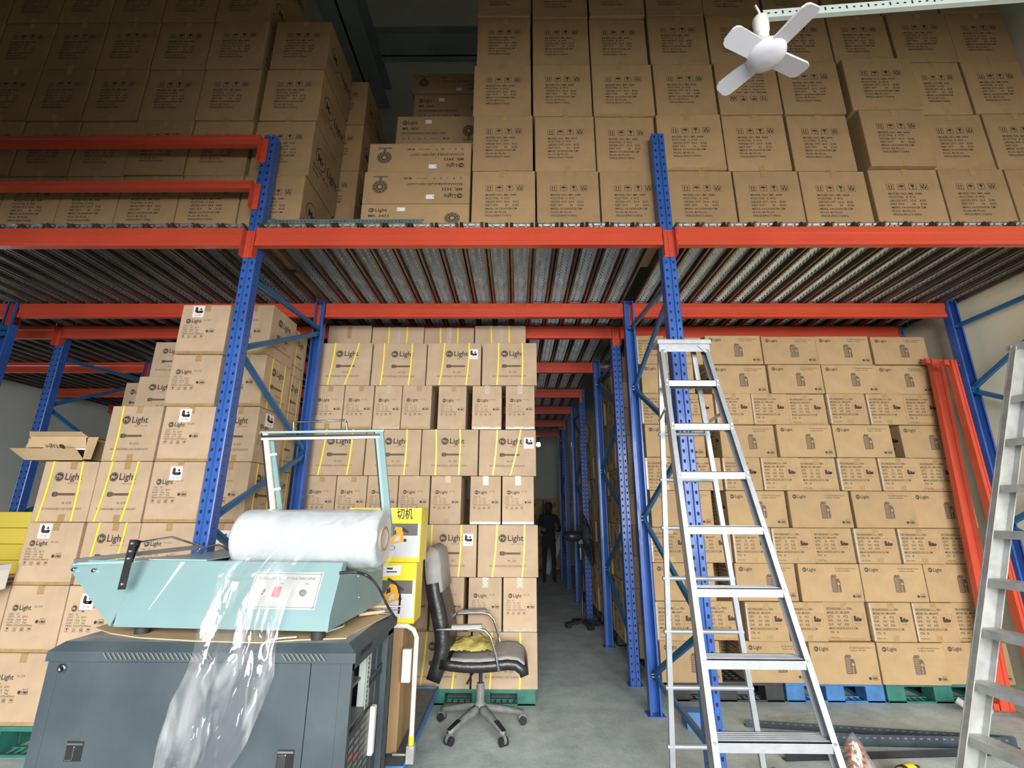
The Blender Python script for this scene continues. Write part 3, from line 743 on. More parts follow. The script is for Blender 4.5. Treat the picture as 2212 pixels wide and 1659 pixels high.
# flashlight stack, left bay ----------------------------------------------
YL = 3.37
lz = [3.075, 2.662, 2.25, 1.838, 1.412, 1.0, .588, .172]
lx = [(-3.44, -3.045), (-3.035, -2.635), (-2.645, -2.265), (-2.24, -1.925)]
lcol = {0: (-3.44, -3.04), 1: (-3.03, -2.64), 2: (-2.635, -2.25), 3: (-2.23, -1.925)}
sL = ((.10, .06), (.30, .26)); sL2 = ((.07, .05), (.285, .30)); sL3 = ((.09, .09),)
lrows = [
 {2: ('EGT', None, (.09, .30)), 3: ('EGT', None, None)},
 {2: ('EGT', None, None), 3: ('EGT', None, None)},
 {1: ('FGT', sL3, None), 2: ('EGT', None, (.12, .29)), 3: ('FGT', None, 'side')},
 {0: ('FGT', sL2, None), 1: ('FGT', sL, None), 2: ('EGT', None, (.14, .28)), 3: ('EGT', None, None)},
 {0: ('EGT', None, (.09, .30)), 1: ('FGT', sL, None), 2: ('EGT', None, None), 3: ('EGT', None, (.18, .26))},
 {-1: ('EGT', None, None), 0: ('EGT', None, None), 1: ('EGT', None, (.10, .26)), 2: ('EGT', None, None), 3: ('EGT', None, None)},
 {-1: ('EGT', None, None), 0: ('EGT', None, None), 1: ('EGT', None, None), 2: ('EGT', None, None), 3: ('EGT', None, None)}]
lcol[-1] = (-3.85, -3.45)
lrn = ['top row', 'second row down', 'third row down', 'fourth row down', 'fifth row down', 'second row up', 'bottom row']
for r, d_ in enumerate(lrows):
    for cidx, (kd, st, un) in d_.items():
        xa, xb = lcol[cidx]
        sh = {(1, 2): -.03, (0, 2): -.02, (3, 2): .0}.get((r, cidx), 0)
        if un == 'side': unq = (.10, .28, 1)
        else: unq = un
        lab = ('square picture carton' if kd == 'FGT' else 'square flashlight carton') + (', battery sticker' if un else '')
        carton(kd, xa+sh, xb+(sh if sh else 0), lz[r+1], lz[r], YL, '%s, left bay stack, %s, %s' % (lab, lrn[r], {-1: 'at the outer left edge', 0: 'leftmost column', 1: 'second column', 2: 'third column', 3: 'beside the blue post'}[cidx]), 'square flashlight cartons in the left bay', straps=st, un=unq, tape=('cross' if kd == 'EGT' else 'plain'), side_straps=((.10, .30) if (cidx, r) in ((3, 1), (3, 4), (3, 3)) else None))
for r in range(7):
    for k_, Y2 in enumerate((3.785, 4.2)):
        zo = -.10 if k_ == 1 else -.03
        if k_ == 0:
            o = carton('EGT', -2.24, -1.95, lz[r+1]+(zo if r < 6 else 0) + (0 if r < 6 else 0), lz[r]+zo, Y2, 'square flashlight carton one behind the blue brace, left bay, %s' % lrn[r], 'set-back cartons in the left bay', side_straps=((.10, .32) if r % 2 else (.12,)))
            o.scale.y = .66
# dim cartons further back in the left bay
for i, (a, c, y0, y1, Yq) in enumerate(((336, 386, 738, 815, 4.30), (300, 372, 812, 905, 3.86), (272, 302, 826, 905, 4.80))):
    carton('FGT', atY(a, y0, Yq).x, atY(c, y0, Yq).x+.12, atY(a, y1, Yq).z, atY(a, y0, Yq).z, Yq, ['dim brown carton under the deck beside the top sticker carton', 'dim printed carton stepped below, left bay rear', 'dim carton edge furthest left in the left bay rear'][i], 'dim cartons at the rear of the left bay')
    carton('PLAIN', atY(a, y0, Yq).x+.004, atY(c, y0, Yq).x+.11, .002, atY(a, y1, Yq).z-.003, Yq+.01, 'tall brown carton under a dim carton, left bay rear, %s' % ['beside the sticker carton', 'middle', 'furthest left'][i], 'tall cartons at the rear of the left bay', rz=0)

# open carton lying on the leftmost column
t = thing('open_carton', 'open tan carton on its side on top of the leftmost stack column', 'carton', (-3.30, 3.33, 1.845))
b = MB(); w_, h_ = .56, .17
b.box(-.28, .02, 0, .16, .36, .006, 'kraft_in').box(-.28, .02, .16, .16, .36, .166, 'kraft_in').box(-.28, .02, 0, -.274, .36, .166, 'kraft_in').box(.154, .02, 0, .16, .36, .166, 'kraft_in').box(-.28, .354, 0, .16, .36, .166, 'kraft_in')
b.build('carton_body', t)
b = MB(); b.add([(-.28, .02, .166), (.16, .02, .166), (.13, -.02, .20), (-.25, -.02, .20)], [(0, 1, 2, 3)], 'kraft_in')
b.bar((-.06, .02, .12), (-.06, -.04, .12), .001, .001, 'kraft_in'); b.add([(-.29, .018, .09), (.16, .018, .09), (.16, .0, .165), (-.24, .0, .165)], [(0, 1, 2, 3)], 'kraft_in')
b.build('top_flap', t)
b = MB(); b.add([(-.28, .02, .004), (.16, .02, .004), (.15, -.05, .075), (-.33, -.05, .075)], [(0, 1, 2, 3)], 'kraft_in')
b.face((.14, -.052, .068), (-1, 0, 0), (0, .3, -.3)); b.O = Vector((.10, -.048, .066)); b.U = Vector((-1, 0, 0)); b.V = Vector((0, .70, -.71)); b.N = Vector((0, -.71, -.70))
b.disc(.03, -.03, .02, 'ink', .003); b.text('Light', .06, -.045, .045, 'ink', True, e=.003)
b.build('bottom_flap', t)
b = MB(); b.add([(.16, .02, .004), (.16, .02, .166), (.27, -.02, .16), (.25, -.02, -.0)], [(0, 1, 2, 3)], 'kraft_in'); b.build('side_flap', t)
b = MB(); b.box(-.18, .04, .075, .14, .3, .095, 'paper'); b.build('packing_sheet', t, label='white sheet inside the open carton')

# yellow cartons and white box, far left
for i, (y0, y1, xo) in enumerate(((1105, 1140, .14), (1140, 1175, .06), (1175, 1210, 0), (1210, 1240, 0))):
    Yq = 4.35
    z1, z0 = atY(40, y0, Yq).z, atY(40, y1, Yq).z
    b = MB(); b.box(-.32, 0, 0, .32, .35, z1-z0-.003, 'yellow2', .006); b.face((-.32, 0, 0), (1, 0, 0), (0, 0, 1))
    for q in range(4): b.text('CARTON  NO.', .36, .02+q*(z1-z0-.04)/4, .02, 'orangeprint')
    o = b.build('yellow_carton', None, (-4.50+xo*.3, Yq, z0)); tag(o, 'glossy yellow carton behind the left frame, %s' % ['topmost', 'second from top', 'third from top', 'lowest visible'][i], 'carton', 'yellow cartons at far left')
Yq = 4.35; b = MB(); b.box(-.4, 0, 0, .4, .4, atY(40, 1240, Yq).z-.004, 'kraft_dark', .006); tag(b.build('brown_carton', None, (-4.50, Yq, 0)), 'brown carton under the yellow cartons at far left', 'carton')
t = thing('appliance_box', 'white printed box with red mark at the left edge of the photo', 'box', (-3.62, 3.05, .985))
b = MB(); b.box(-.3, 0, 0, .22, .25, .15, 'paper', .008); b.face((-.3, 0, 0), (1, 0, 0), (0, 0, 1)); b.rect(.43, .09, .518, .13, 'red').disc(.32, .08, .016, 'darkprint').rect(.30, .02, .34, .04, 'ink_red').build('box_body', t)
b = MB(); b.box(-.3, -.008, .125, .222, .25, .16, 'white', .006); b.build('lid', t)
t = thing('bucket', 'white plastic bucket below the white box at the left edge', 'bucket', (-3.66, 3.14, .60))
b = MB(); b.lathe([(.15, 0), (.17, .02), (.185, .35), (.195, .36), (.195, .38), (.18, .38)], 'white', 28); b.build('bucket_body', t)
tag(MB().box(-4.30, 2.90, 0, -3.50, 3.37, .598, 'kraft_dark', .006).build('brown_carton'), 'brown carton under the white bucket at the left edge', 'carton')

# pallets ------------------------------------------------------------------
def pallet(x, y, w, d, k, label, h=.148):
    b = MB()
    b.box(-w/2, 0, h-.03, w/2, .05, h, k, .004).box(-w/2, d-.05, h-.03, w/2, d, h, k, .004)
    n = int(w/.06)
    for i in range(n+1): q = -w/2+i*(w-.02)/n; b.box(q, .05, h-.022, q+.02, d-.05, h-.002, k)
    for i in range(int(d/.06)): b.box(-w/2, .05+i*.06, h-.02, w/2, .062+i*.06, h-.004, k)
    for q in (-w/2, -.075, w/2-.15):
        for s_ in (0, d/2-.07, d-.14): b.box(q, s_, .018, q+.15, s_+.14, h-.028, k, .006)
        b.box(q-.0, 0, 0, q+.15, d, .02, k, .004)
    for s_ in (0, d-.12):
        b.box(-w/2, s_, 0, w/2, s_+.02, .015, k); b.box(-w/2, s_+.10, 0, w/2, s_+.12, .015, k)
        m_ = int(w/.05)
        for i in range(m_): b.box(-w/2+i*.05, s_+.02, .002, -w/2+i*.05+.01, s_+.1, .012, k)
    return tag(b.build('plastic_pallet', None, (x, y, 0)), label, 'pallet', 'plastic pallets')
pallet(-.285, 4.24, .88, .86, 'pal_green', 'green plastic pallet under the middle stack behind the office chair', mz[7]-.002)
pallet(-1.20, 4.24, .88, .86, 'pal_green', 'green plastic pallet under the middle stack, hidden behind the cabinet', mz[7]-.002)
pallet(-2.40, 3.38, .88, .42, 'pal_green', 'green plastic pallet under the left stack beside the blue post')
pallet(-3.345, 3.38, .94, .42, 'pal_green', 'green plastic pallet at the bottom left corner of the photo', .168)
pallet(1.74, 4.36, .92, .95, 'pal_black', 'black plastic pallet under the lantern stack beside the ladder')
pallet(2.62, 4.36, .80, .95, 'pal_blue', 'blue plastic pallet under the middle of the lantern stack')
pallet(3.50, 4.36, .92, .95, 'pal_green', 'green plastic pallet under the right end of the lantern stack')
pallet(1.72, 5.4, .9, .5, 'pal_black', 'black pallet behind the first lantern pallet')
for q in range(4): pallet(1.62, 5.95+q*.8, .9, .78, 'pal_black', ['black pallet along the aisle, nearest', 'black pallet along the aisle, second back', 'black pallet along the aisle, third back', 'black pallet along the aisle, deepest'][q])

# ------------------------------------------------------------------ upper deck cartons
YU = 2.985; UZ = 3.478
uy = {0: (366, 493), 1: (248, 366), 2: (138, 248), 3: (32, 138), 4: (-75, 32)}
urows = [
 [(1018, 1157), (1159, 1296), (1297.5, 1438), (1446, 1590), (1592, 1736), (1738, 1884), (1888, 2040), (2042, 2186), (2190, 2338)],
 [(1021, 1151.6), (1155, 1286), (1287.5, 1419), (1421, 1563), (1566, 1703), (1709, 1844), (1860, 2003), (2005, 2139), (2141, 2278)],
 [(1022, 1148), (1150.5, 1278), (1279.5, 1412), (1414, 1546), (1548, 1683), (1685, 1817), (1824, 1974), (1976, 2090), (2093, 2222)],
 [(1030, 1146), (1150, 1273), (1274.5, 1399), (1401, 1528), (1530, 1665), (1667, 1795), (1797, 1925), (1927, 2056), (2058, 2186)],
 [(1033, 1145), (1149, 1268), (1270, 1389), (1391, 1513), (1515, 1640), (1642, 1765), (1767, 1890), (1892, 2014), (2016, 2140)]]
rise = .522
urn = ['bottom row', 'second row up', 'third row up', 'fourth row up', 'top row']
for r, bx in enumerate(urows):
    z0 = UZ+.012+rise*r
    ymid = sum(uy[r])/2
    for i, (a, c) in enumerate(bx):
        zmid = z0+rise/2
        # seam x at this height
        def sx(px): return atY(px, ymid, YU).x
        kd = 'FANU' if (r, i) == (2, 4) else 'FAN'
        Yq = YU+random.uniform(0, .015)+(-.035 if (i == 6 and r in (1, 2)) else 0)+(.02 if i < 3 and r == 3 else 0)
        xr = min(sx(c), XR-.02)
        if xr-sx(a) < .3: continue
        carton(kd, sx(a), xr, z0, z0+rise, Yq, 'fan carton on the right deck, %s, %s from its left end' % (urn[r], ordw(i)) if kd == 'FAN' else 'fan carton with upside-down print, behind the hanging fan lamp', 'fan cartons on the right of the deck', tape=('plain' if (i+r) % 4 else 'cross'))
# left deck
ulx = [(-2.118, -1.640), (-2.598, -2.122), (-3.066, -2.602), (-3.526, -3.070), (-3.98, -3.53), (-4.44, -3.985), (-4.90, -4.445)]
for r in range(6):
    z0 = UZ+.012+(rise+.008)*r
    for i, (a, c) in enumerate(ulx):
        if r >= 4 and i == 0: continue
        carton('FAN', a-(.012*r if i else .0)+(.01*r if i == 0 else 0), c-(.012*r if i else -.01*r), z0, z0+rise, 3.03, 'fan carton on the left deck, %s, %s from its right end' % ((urn+['highest row'])[r] if r != 4 else 'fifth row up', ordw(i)), 'fan cartons on the left of the deck', tape='plain')
for l, (Yq, xr_, nr) in enumerate(((3.61, -1.47, 4), (4.16, -1.50, 4))):
    for r in range(nr):
        z0 = UZ+.012+(rise+.008)*r
        carton('FAN', xr_-.48, xr_, z0, z0+rise, Yq, 'fan carton %s behind the left deck stack edge, %s' % (['one', 'two'][l], urn[r]), 'fan cartons set back on the left deck')
# fan light cartons in the middle
xa, xb = atY(778, 470, 2.99).x, atY(1014, 470, 2.99).x
for i, (kd, z0, z1, xl_) in enumerate((('FL', UZ+.005, 3.722, xa), ('FLU', 3.722, 4.008, xa), ('FLU', 4.008, 4.285, xa+.01))):
    carton(kd, xl_, xb, z0, z1, 2.99, ['fan light carton on the deck, lowest, print upright', 'fan light carton, middle of three, print upside down', 'fan light carton, topmost of the front three, upside down'][i], 'fan light cartons at mid deck')
for i, (a, c, y0, y1, Yq) in enumerate(((858, 1090, 250, 312, 3.5), (895, 1100, 203, 262, 3.95), (893, 1100, 160, 203, 3.95))):
    carton('FL' if i < 2 else 'FLU', atY(a, y0, Yq).x, atY(a, y0, Yq).x+.8, atY(a, y1, Yq).z, atY(a, y0, Yq).z, Yq, ['fan light carton in shade behind the front three', 'fan light carton further back, second from top', 'fan light carton furthest back, topmost'][i], 'fan light cartons set back')
for i, (a, y1, Yq) in enumerate(((858, 312, 3.5), (893, 262, 3.95))):
    zb_ = atY(a, y1, Yq).z; n = max(1, int((zb_-UZ)/.28)); hh = (zb_-UZ-.010)/n; x_ = atY(a, y1, Yq).x
    for q in range(n): carton('FL', x_, x_+.8, UZ+.002+q*hh, UZ+.002+(q+1)*hh, Yq+.002, 'hidden fan light carton in the %s set-back pile, %s up' % (['near', 'far'][i], ordw(q)), 'fan light cartons set back')

# slotted angle lying on the deck edge
p0, p1 = atZ(572, 497, 3.49), atZ(912, 489.5, 3.49)
b = MB(); x0, x1 = atY(575, 495, 2.875).x, atY(912, 490, 2.875).x
b.box(x0, 2.875, 3.478, x1, 2.878, 3.512, 'slate').box(x0, 2.875, 3.478, x1, 2.91, 3.481, 'slate').face((x0, 2.875, 3.478), (1, 0, 0), (0, 0, 1))
u = .03
while u < x1-x0-.02: b.rect(u, .015, u+(.014 if int(u*100) % 3 else .006), .021, 'hole', .0006); u += .026
tag(b.build('slotted_angle'), 'thin grey slotted steel angle lying on the deck edge below the fan light cartons', 'steel angle')

# ------------------------------------------------------------------ hanging fan lamp
hub = atZ(1655, 118, 3.10)
t = thing('fan_lamp', 'white four-bladed fan lamp hanging from the pale slotted bar', 'fan lamp', hub)
b = MB(); b.lathe([(0, -.028), (.035, -.026), (.058, -.018), (.066, -.006), (.066, .004), (.060, .014), (.03, .04), (.022, .06), (.02, .075)], 'white', 32); b.build('hub', t)
tips = [atZ(1573, 74, 3.10), atZ(1563, 192, 3.10), atZ(1768, 2, 3.10), atZ(1729, 152, 3.10)]
for q in range(4):
    d_ = tips[q]-hub; ang = math.atan2(d_.y, d_.x); L_ = .185
    ang = [math.atan2((tips[0]-hub).y, (tips[0]-hub).x), 0, 0, 0][0]+[0, PI/2, -PI/2, PI][q] if False else ang
    T = Matrix.Rotation(ang, 4, 'Z') @ Matrix.Rotation(math.radians(8), 4, 'X')
    b = MB(); pr = [(.052, -.034), (L_-.02, -.036), (L_-.006, -.030), (L_, -.018), (L_, .018), (L_-.006, .030), (L_-.02, .036), (.052, .034)]
    b.prism(pr, T @ Matrix.Translation((0, 0, -.004)), .008, 'white'); b.build('blade', t)
b = MB(); b.lathe([(.018, .07), (.021, .075), (.021, .10), (.025, .105), (.027, .13), (.027, .165), (.02, .175), (.008, .178)], 'ivory', 20); b.build('socket', t)
zb_ = hub.z+.235; bl = atZ(1650, 39, zb_); br = atZ(1990, 13, zb_)
top = Vector((0, 0, .178)); b = MB(); b.tube([top, (.0, -.004, .20), (-.012, -.008, .225), tuple(bl-hub+Vector((.004, .01, .006)))], .004, 'ivory', 8); b.build('cable', t)
ba = math.atan2(br.y-bl.y, br.x-bl.x); x0 = 0; x1 = (XR-.03-bl.x)/math.cos(ba)
b = MB(); b.box(0, -.002, 0, x1, 0, .038, 'mint').box(0, 0, 0, x1, .016, .002, 'mint').face((0, -.002, 0), (1, 0, 0), (0, 0, 1))
u = .02; q = 0
while u < x1-x0-.03:
    b.disc(u, .020, .0055, 'hole', .0006, 8, ry=.004) if q % 3 < 2 else b.rect(u-.003, .013, u+.003, .029, 'hole', .0006)
    u += .026; q += 1
tag(b.build('slotted_bar', None, bl, (0, 0, ba)), 'pale grey slotted metal bar from the right wall holding the fan lamp', 'metal bar')

# ------------------------------------------------------------------ stepladders
def ladder(name, label, mt, P, nst, wst, rear=None):
    """P(k, side) gives the rail point at step k; steps numbered from the top cap downwards"""
    t = thing(name, label, 'stepladder')
    return t
t = thing('stepladder', 'silver aluminium stepladder standing open in front of the blue post', 'stepladder', (1.0, 2.2, 0))
O_ = Vector((1.0, 2.2, 0))
ly = [742, 828, 921, 1026, 1145, 1273, 1440, 1610]
def lp(k, s):
    Y = 2.45-.0701*k; zz = 1.5+2.45*.370-.246*k
    xl_ = [.812, .800, .789, .776, .764, .750, .733, .716]; xr_ = [1.066, 1.064, 1.078, 1.085, 1.103, 1.117, 1.124, 1.132]
    a = .812-.0138*k; c = 1.052+.0135*k
    return Vector((a if s < 0 else c, Y, zz))-O_
dirv = (lp(8, -1)-lp(0, -1)).normalized()
KF = 9.76
for s in (-1, 1):
    a, c = lp(0, s), lp(KF, s); c.z = .02
    b = MB(); u = Vector((0, 1, 0))
    e = Vector((.022 if s > 0 else -.022, 0, 0))
    b.bar(a, c, .022, .003, 'alu', up=(0, -1, .3)); b.bar(a+Vector((0, .055, 0))+0*e, c+Vector((0, .055, 0)), .022, .003, 'alu', up=(0, -1, .3))
    b.bar(a+Vector((.010*s, .0275, 0)), c+Vector((.010*s, .0275, 0)), .003, .055, 'alu', up=(0, -1, .3))
    for k in range(1, 10):
        for dz in (.012, -.012): p = lp(k, s)+Vector((0, -.003, dz)); b.tube([p, p+Vector((0, -.003, 0))], .005, 'bolt', 8)
    b.build('rail', t)
    b = MB(); b.bar(c+Vector((0, .027, .012)), c+Vector((0, .02, -.02)), .034, .07, 'rubber', up=(0, -1, 0)); b.build('foot', t)
for k in range(1, 10):
    b = MB(); a, c = lp(k, -1), lp(k, 1); x0, x1 = a.x+.011, c.x-.011; y = a.y; z = a.z+.016
    if z < .1: continue
    b.box(x0, y-.002, z-.034, x1, y+.001, z, 'alu').box(x0, y-.002, z-.003, x1, y+.085, z, 'alu').box(x0, y+.082, z-.025, x1, y+.085, z, 'alu')
    for q in range(5): b.box(x0, y+.012+q*.015, z, x1, y+.016+q*.015, z+.0015, 'alu')
    b.build('step', t)
b = MB(); a, c = lp(0, -1), lp(0, 1)
b.box(a.x-.03, a.y-.02, a.z-.006, c.x+.03, a.y+.09, a.z+.022, 'alu', .004).box(a.x-.02, a.y-.012, a.z-.05, c.x+.02, a.y-.008, a.z-.006, 'alu').build('top_cap', t)
for s in (-1, 1):
    a = lp(0, s); b = MB(); b.bar(a+Vector((-.045*s, -.016, -.012)), a+Vector((-.004*s, -.016, -.055)), .012, .003, 'alu', up=(0, -1, 0)); b.build('gusset', t)
def rp(k, s): # rear legs
    return Vector(((.80-.0115*k) if s < 0 else (1.045+.0165*k), 2.535+.02*k/5, 1.91-.246*k))-O_
for s in (-1, 1):
    b = MB(); a = rp(-2.0, s); c = rp(7.65, s); c.z = .015
    b.bar(a, c, .024, .020, 'alu', up=(0, -1, 0)); b.build('rear_leg', t)
    b = MB(); b.bar(c+Vector((0, 0, .02)), c+Vector((0, 0, -.014)), .030, .03, 'rubber', up=(0, -1, 0)); b.build('foot', t)
for k in range(0, 8):
    if 1.91-.246*k < .15: continue
    b = MB(); a, c = rp(k, -1), rp(k, 1); b.tube([a+Vector((-.02, 0, 0)), c+Vector((.015, 0, 0))], .011, 'alu', 10); b.build('rear_bar', t)
for s in (-1, 1):
    b = MB(); a = lp(2, s)+Vector((.0, .05, 0)); m_ = rp(.2, s)+Vector((0, -.01, .12)); b.bar(a+Vector((0.014*s, 0, .1)), m_+Vector((.014*s, 0, 0)), .004, .016, 'alu_old', up=(0, 0, 1)); b.build('spreader', t)

# second ladder at the right edge
t = thing('stepladder', 'worn aluminium stepladder cut off by the right edge of the photo', 'stepladder', (2.0, 1.9, 0))
O2 = Vector((2.0, 1.9, 0)); NE = Vector((.06, -.42, 0))
def l2(z): return Vector((2.265+(z-2.2)*.398, 2.0+(2.2-z)*.0, z))-O2
for s in (0, 1):
    b = MB(); a, c = l2(2.22)+NE*s, l2(.02)+NE*s
    b.bar(a+Vector((.0, .0, 0)), c, .004, .075, 'alu_old', up=(1, 0, 0)); b.bar(a+Vector((-.0375, -.012, 0)), c+Vector((-.0375, -.012, 0)), .028, .004, 'alu_old', up=(1, 0, 0)); b.bar(a+Vector((.0375, -.012, 0)), c+Vector((.0375, -.012, 0)), .028, .004, 'alu_old', up=(1, 0, 0))
    b.build('rail', t)
    b = MB(); b.bar(c+Vector((0, 0, .03)), c+Vector((-.005, 0, -.018)), .03, .085, 'rubber', up=(1, 0, 0)); b.build('foot', t)
z = atY(2122, 1356, 2.0).z; zs = [atY(2175, 860, 2.).z, atY(2170, 952, 2.).z, atY(2165, 1050, 2.).z, atY(2155, 1147, 2.).z, atY(2140, 1250, 2.).z, atY(2122, 1356, 2.).z, atY(2110, 1470, 2.).z, atY(2100, 1585, 2.).z, atY(2100, 1585, 2.).z-.2, atY(2100, 1585, 2.).z-.4]
for z in zs:
    if z < .08: continue
    b = MB(); p = l2(z); q = p+NE
    b.bar(p+Vector((.0, -.004, 0)), q+Vector((0, .004, 0)), .075, .004, 'alu_old'); b.bar(p+Vector((-.036, -.004, -.014)), q+Vector((-.036, .004, -.014)), .003, .028, 'alu_old'); b.bar(p+Vector((.036, -.004, -.012)), q+Vector((.036, .004, -.012)), .003, .024, 'alu_old')
    b.build('step', t)
b = MB(); p = l2(2.225); b.bar(p+Vector((.02, .03, 0)), p+NE+Vector((.02, -.03, 0)), .12, .02, 'alu_old'); b.build('top_cap', t)
for s in (0, 1):
    b = MB(); b.bar(l2(2.17)+NE*s+Vector((.05, 0, 0)), Vector((3.1, 2.0, .015))-O2+NE*s, .022, .03, 'alu_old', up=(1, 0, 0)); b.build('rear_leg', t)

# ------------------------------------------------------------------ leaning orange beams
def leaner(p0, p1, w, d, label):
    t = thing('loose_beam', label, 'rack beam', p0, group='loose orange beams leaning on the right')
    p0 = Vector(p0); p1 = Vector(p1); r = p1-p0; b = MB()
    n = r.normalized(); side = Vector((1, 0, -n.x/n.z if n.z else 0)).normalized()
    upv = side.cross(n).normalized()
    prof = [(-w/2, -d/2), (-w*.2, -d/2), (-w*.16, -d/2+.008), (w*.16, -d/2+.008), (w*.2, -d/2), (w/2, -d/2), (w/2, d/2), (-w/2, d/2)]
    vs = [q+side*x+(-upv if upv.y < 0 else upv)*y for q in (Vector((0, 0, 0)), r) for x, y in prof]; m_ = len(prof)
    b.add(vs, [(i, (i+1) % m_, m_+(i+1) % m_, m_+i) for i in range(m_)]+[tuple(range(m_))[::-1], tuple(range(m_, 2*m_))], 'orange')
    b.build('beam_body', t)
    for q in (r, n*.045):
        b = MB(); b.bar(q-n*.045+side*(-w/2-.03), q-n*.045+side*(w/2+.03), .05, .004, 'orange', up=tuple(n)); b.bar(q-n*.02+side*(-w/2-.05)+upv*.0, q-n*.02+side*(-w/2-.01), .045, .045, 'orange', up=tuple(n)); b.build('end_plate', t)
q0 = atZ(2172, 1535, .03)
leaner(tuple(q0), tuple(atY(2019, 778, 4.22)), .105, .05, 'wide orange rack beam leaning against the lantern stack')
leaner((3.86, 3.93, .03), tuple(atY(2053, 780, 4.0)), .05, .06, 'narrow orange beam leaning beside the blue wall post')

# ------------------------------------------------------------------ server cabinet (foreground)
CXa, CXb, CYa, CYb, CH = -1.80, -.625, 1.985, 2.60, 1.0
t = thing('server_cabinet', 'dusty dark grey server cabinet carrying the teal sealing machine', 'cabinet', (-1.21, 2.29, 0))
OC = Vector((-1.21, 2.29, 0)); b = MB()
def cbx(b, x0, y0, z0, x1, y1, z1, k, bev=0): return b.box(x0-OC.x, y0-OC.y, z0, x1-OC.x, y1-OC.y, z1, k, bev)
# lid (frustum)
b = MB(); o1 = .012; zt, zm, zl = CH, CH-.018, CH-.062
def ringv(x0, y0, x1, y1, z): return [(x0-OC.x, y0-OC.y, z), (x1-OC.x, y0-OC.y, z), (x1-OC.x, y1-OC.y, z), (x0-OC.x, y1-OC.y, z)]
vs = ringv(CXa-.005, CYa-.012, CXb+.012, CYb+.01, zl)+ringv(CXa-.005, CYa-.012, CXb+.012, CYb+.01, zm-.01)+ringv(CXa+.03, CYa+.02, CXb-.03, CYb-.02, zt)
b.add(vs, [(3, 2, 1, 0)]+[(i, (i+1) % 4, 4+(i+1) % 4, 4+i) for i in range(4)]+[(4+i, 4+(i+1) % 4, 8+(i+1) % 4, 8+i) for i in range(4)], 'cab'); b.add(vs[8:], [(0, 1, 2, 3)], 'cabtop')
fy = CYa-.012-OC.y; b.face((CXa-OC.x, fy, 0), (1, 0, 0), (0, 0, 1))
def slots(u0, u1, z0, z1):
    u = u0
    while u < u1: b.poly([(u+.02, z0), (u+.026, z0), (u+.006, z1), (u, z1)], 'slot', .0006); b.poly([(u+.026, z0), (u+.031, z0), (u+.011, z1), (u+.006, z1)], 'dark', .0006); u += .0185
slots(.21, .62, zl+.008, zm-.013); slots(.90, 1.05, zl+.008, zm-.013)
fxs = CXb+.012-OC.x; b.face((fxs, CYa-OC.y, 0), (0, 1, 0), (0, 0, 1))
u = .05
while u < .2: b.rect(u, zl+.008, u+.003, zm-.016, 'dark', .0006); u += .006
b.build('lid', t)
b = MB(); cbx(b, CXa, CYa+.004, .02, CXa+.02, CYb, zl, 'cab'); cbx(b, CXa, CYb-.01, .02, CXb, CYb, zl, 'cab'); cbx(b, CXa, CYa, .02, CXb, CYb, .04, 'cab')
for x in (CXa, CXb-.045): cbx(b, x, CYa-.002, 0, x+.045, CYa+.02, zl+.002, 'cab')
cbx(b, CXb-.04, CYb-.10, 0, CXb, CYb, zl, 'cab'); cbx(b, CXb-.045, CYa, zl-.03, CXb, CYb, zl, 'cab')
b.face((CXb-OC.x, CYb-.10-OC.y, 0), (0, 1, 0), (0, 0, 1)); z = .05
while z < zl-.08: b.rect(.01, z, .016, z+.05, 'dark', .0006); z += .075
cbx(b, CXb-.03, CYa+.34, .02, CXb-.026, CYb-.1, zl, 'cab')
b.build('cabinet_frame', t)
# front side panel with latches
b = MB(); cbx(b, CXa+.045, CYa-.001, .06, CXa+.19, CYa+.003, zl-.002, 'cab'); cbx(b, CXa+.19, CYa-.005, .03, CXb-.16, CYa+.003, zl-.003, 'cab', .001); cbx(b, CXb-.158, CYa-.001, .03, CXb-.046, CYa+.003, zl-.002, 'cab')
pn = b.build('side_panel', t)
for (px, py) in ((162, 1622), (617, 1640)):
    p = atY(px, py, CYa)-OC; b = MB(); b.box(p.x-.03, p.y-.007, p.z-.03, p.x+.032, p.y-.005, p.z+.032, 'black'); b.frame if 0 else None
    b.box(p.x-.026, p.y-.012, p.z-.026, p.x+.004, p.y-.007, p.z+.018, 'chrome', .002).box(p.x-.028, p.y-.011, p.z+.022, p.x+.03, p.y-.007, p.z+.028, 'bolt')
    b.build('latch', pn, label='metal slide latch')
for (px, py, k) in ((137, 1443, 'chrome'), (419, 1440, 'dark')):
    p = atY(px, py, CYa)-OC; b = MB(); T = frontT(p.x, p.y-.004, p.z); b.lathe([(.012, 0), (.016, .001), (.016, .006), (.009, .008), (.005, .004)], k, 18, T); b.build('lock', pn, label='round panel lock')
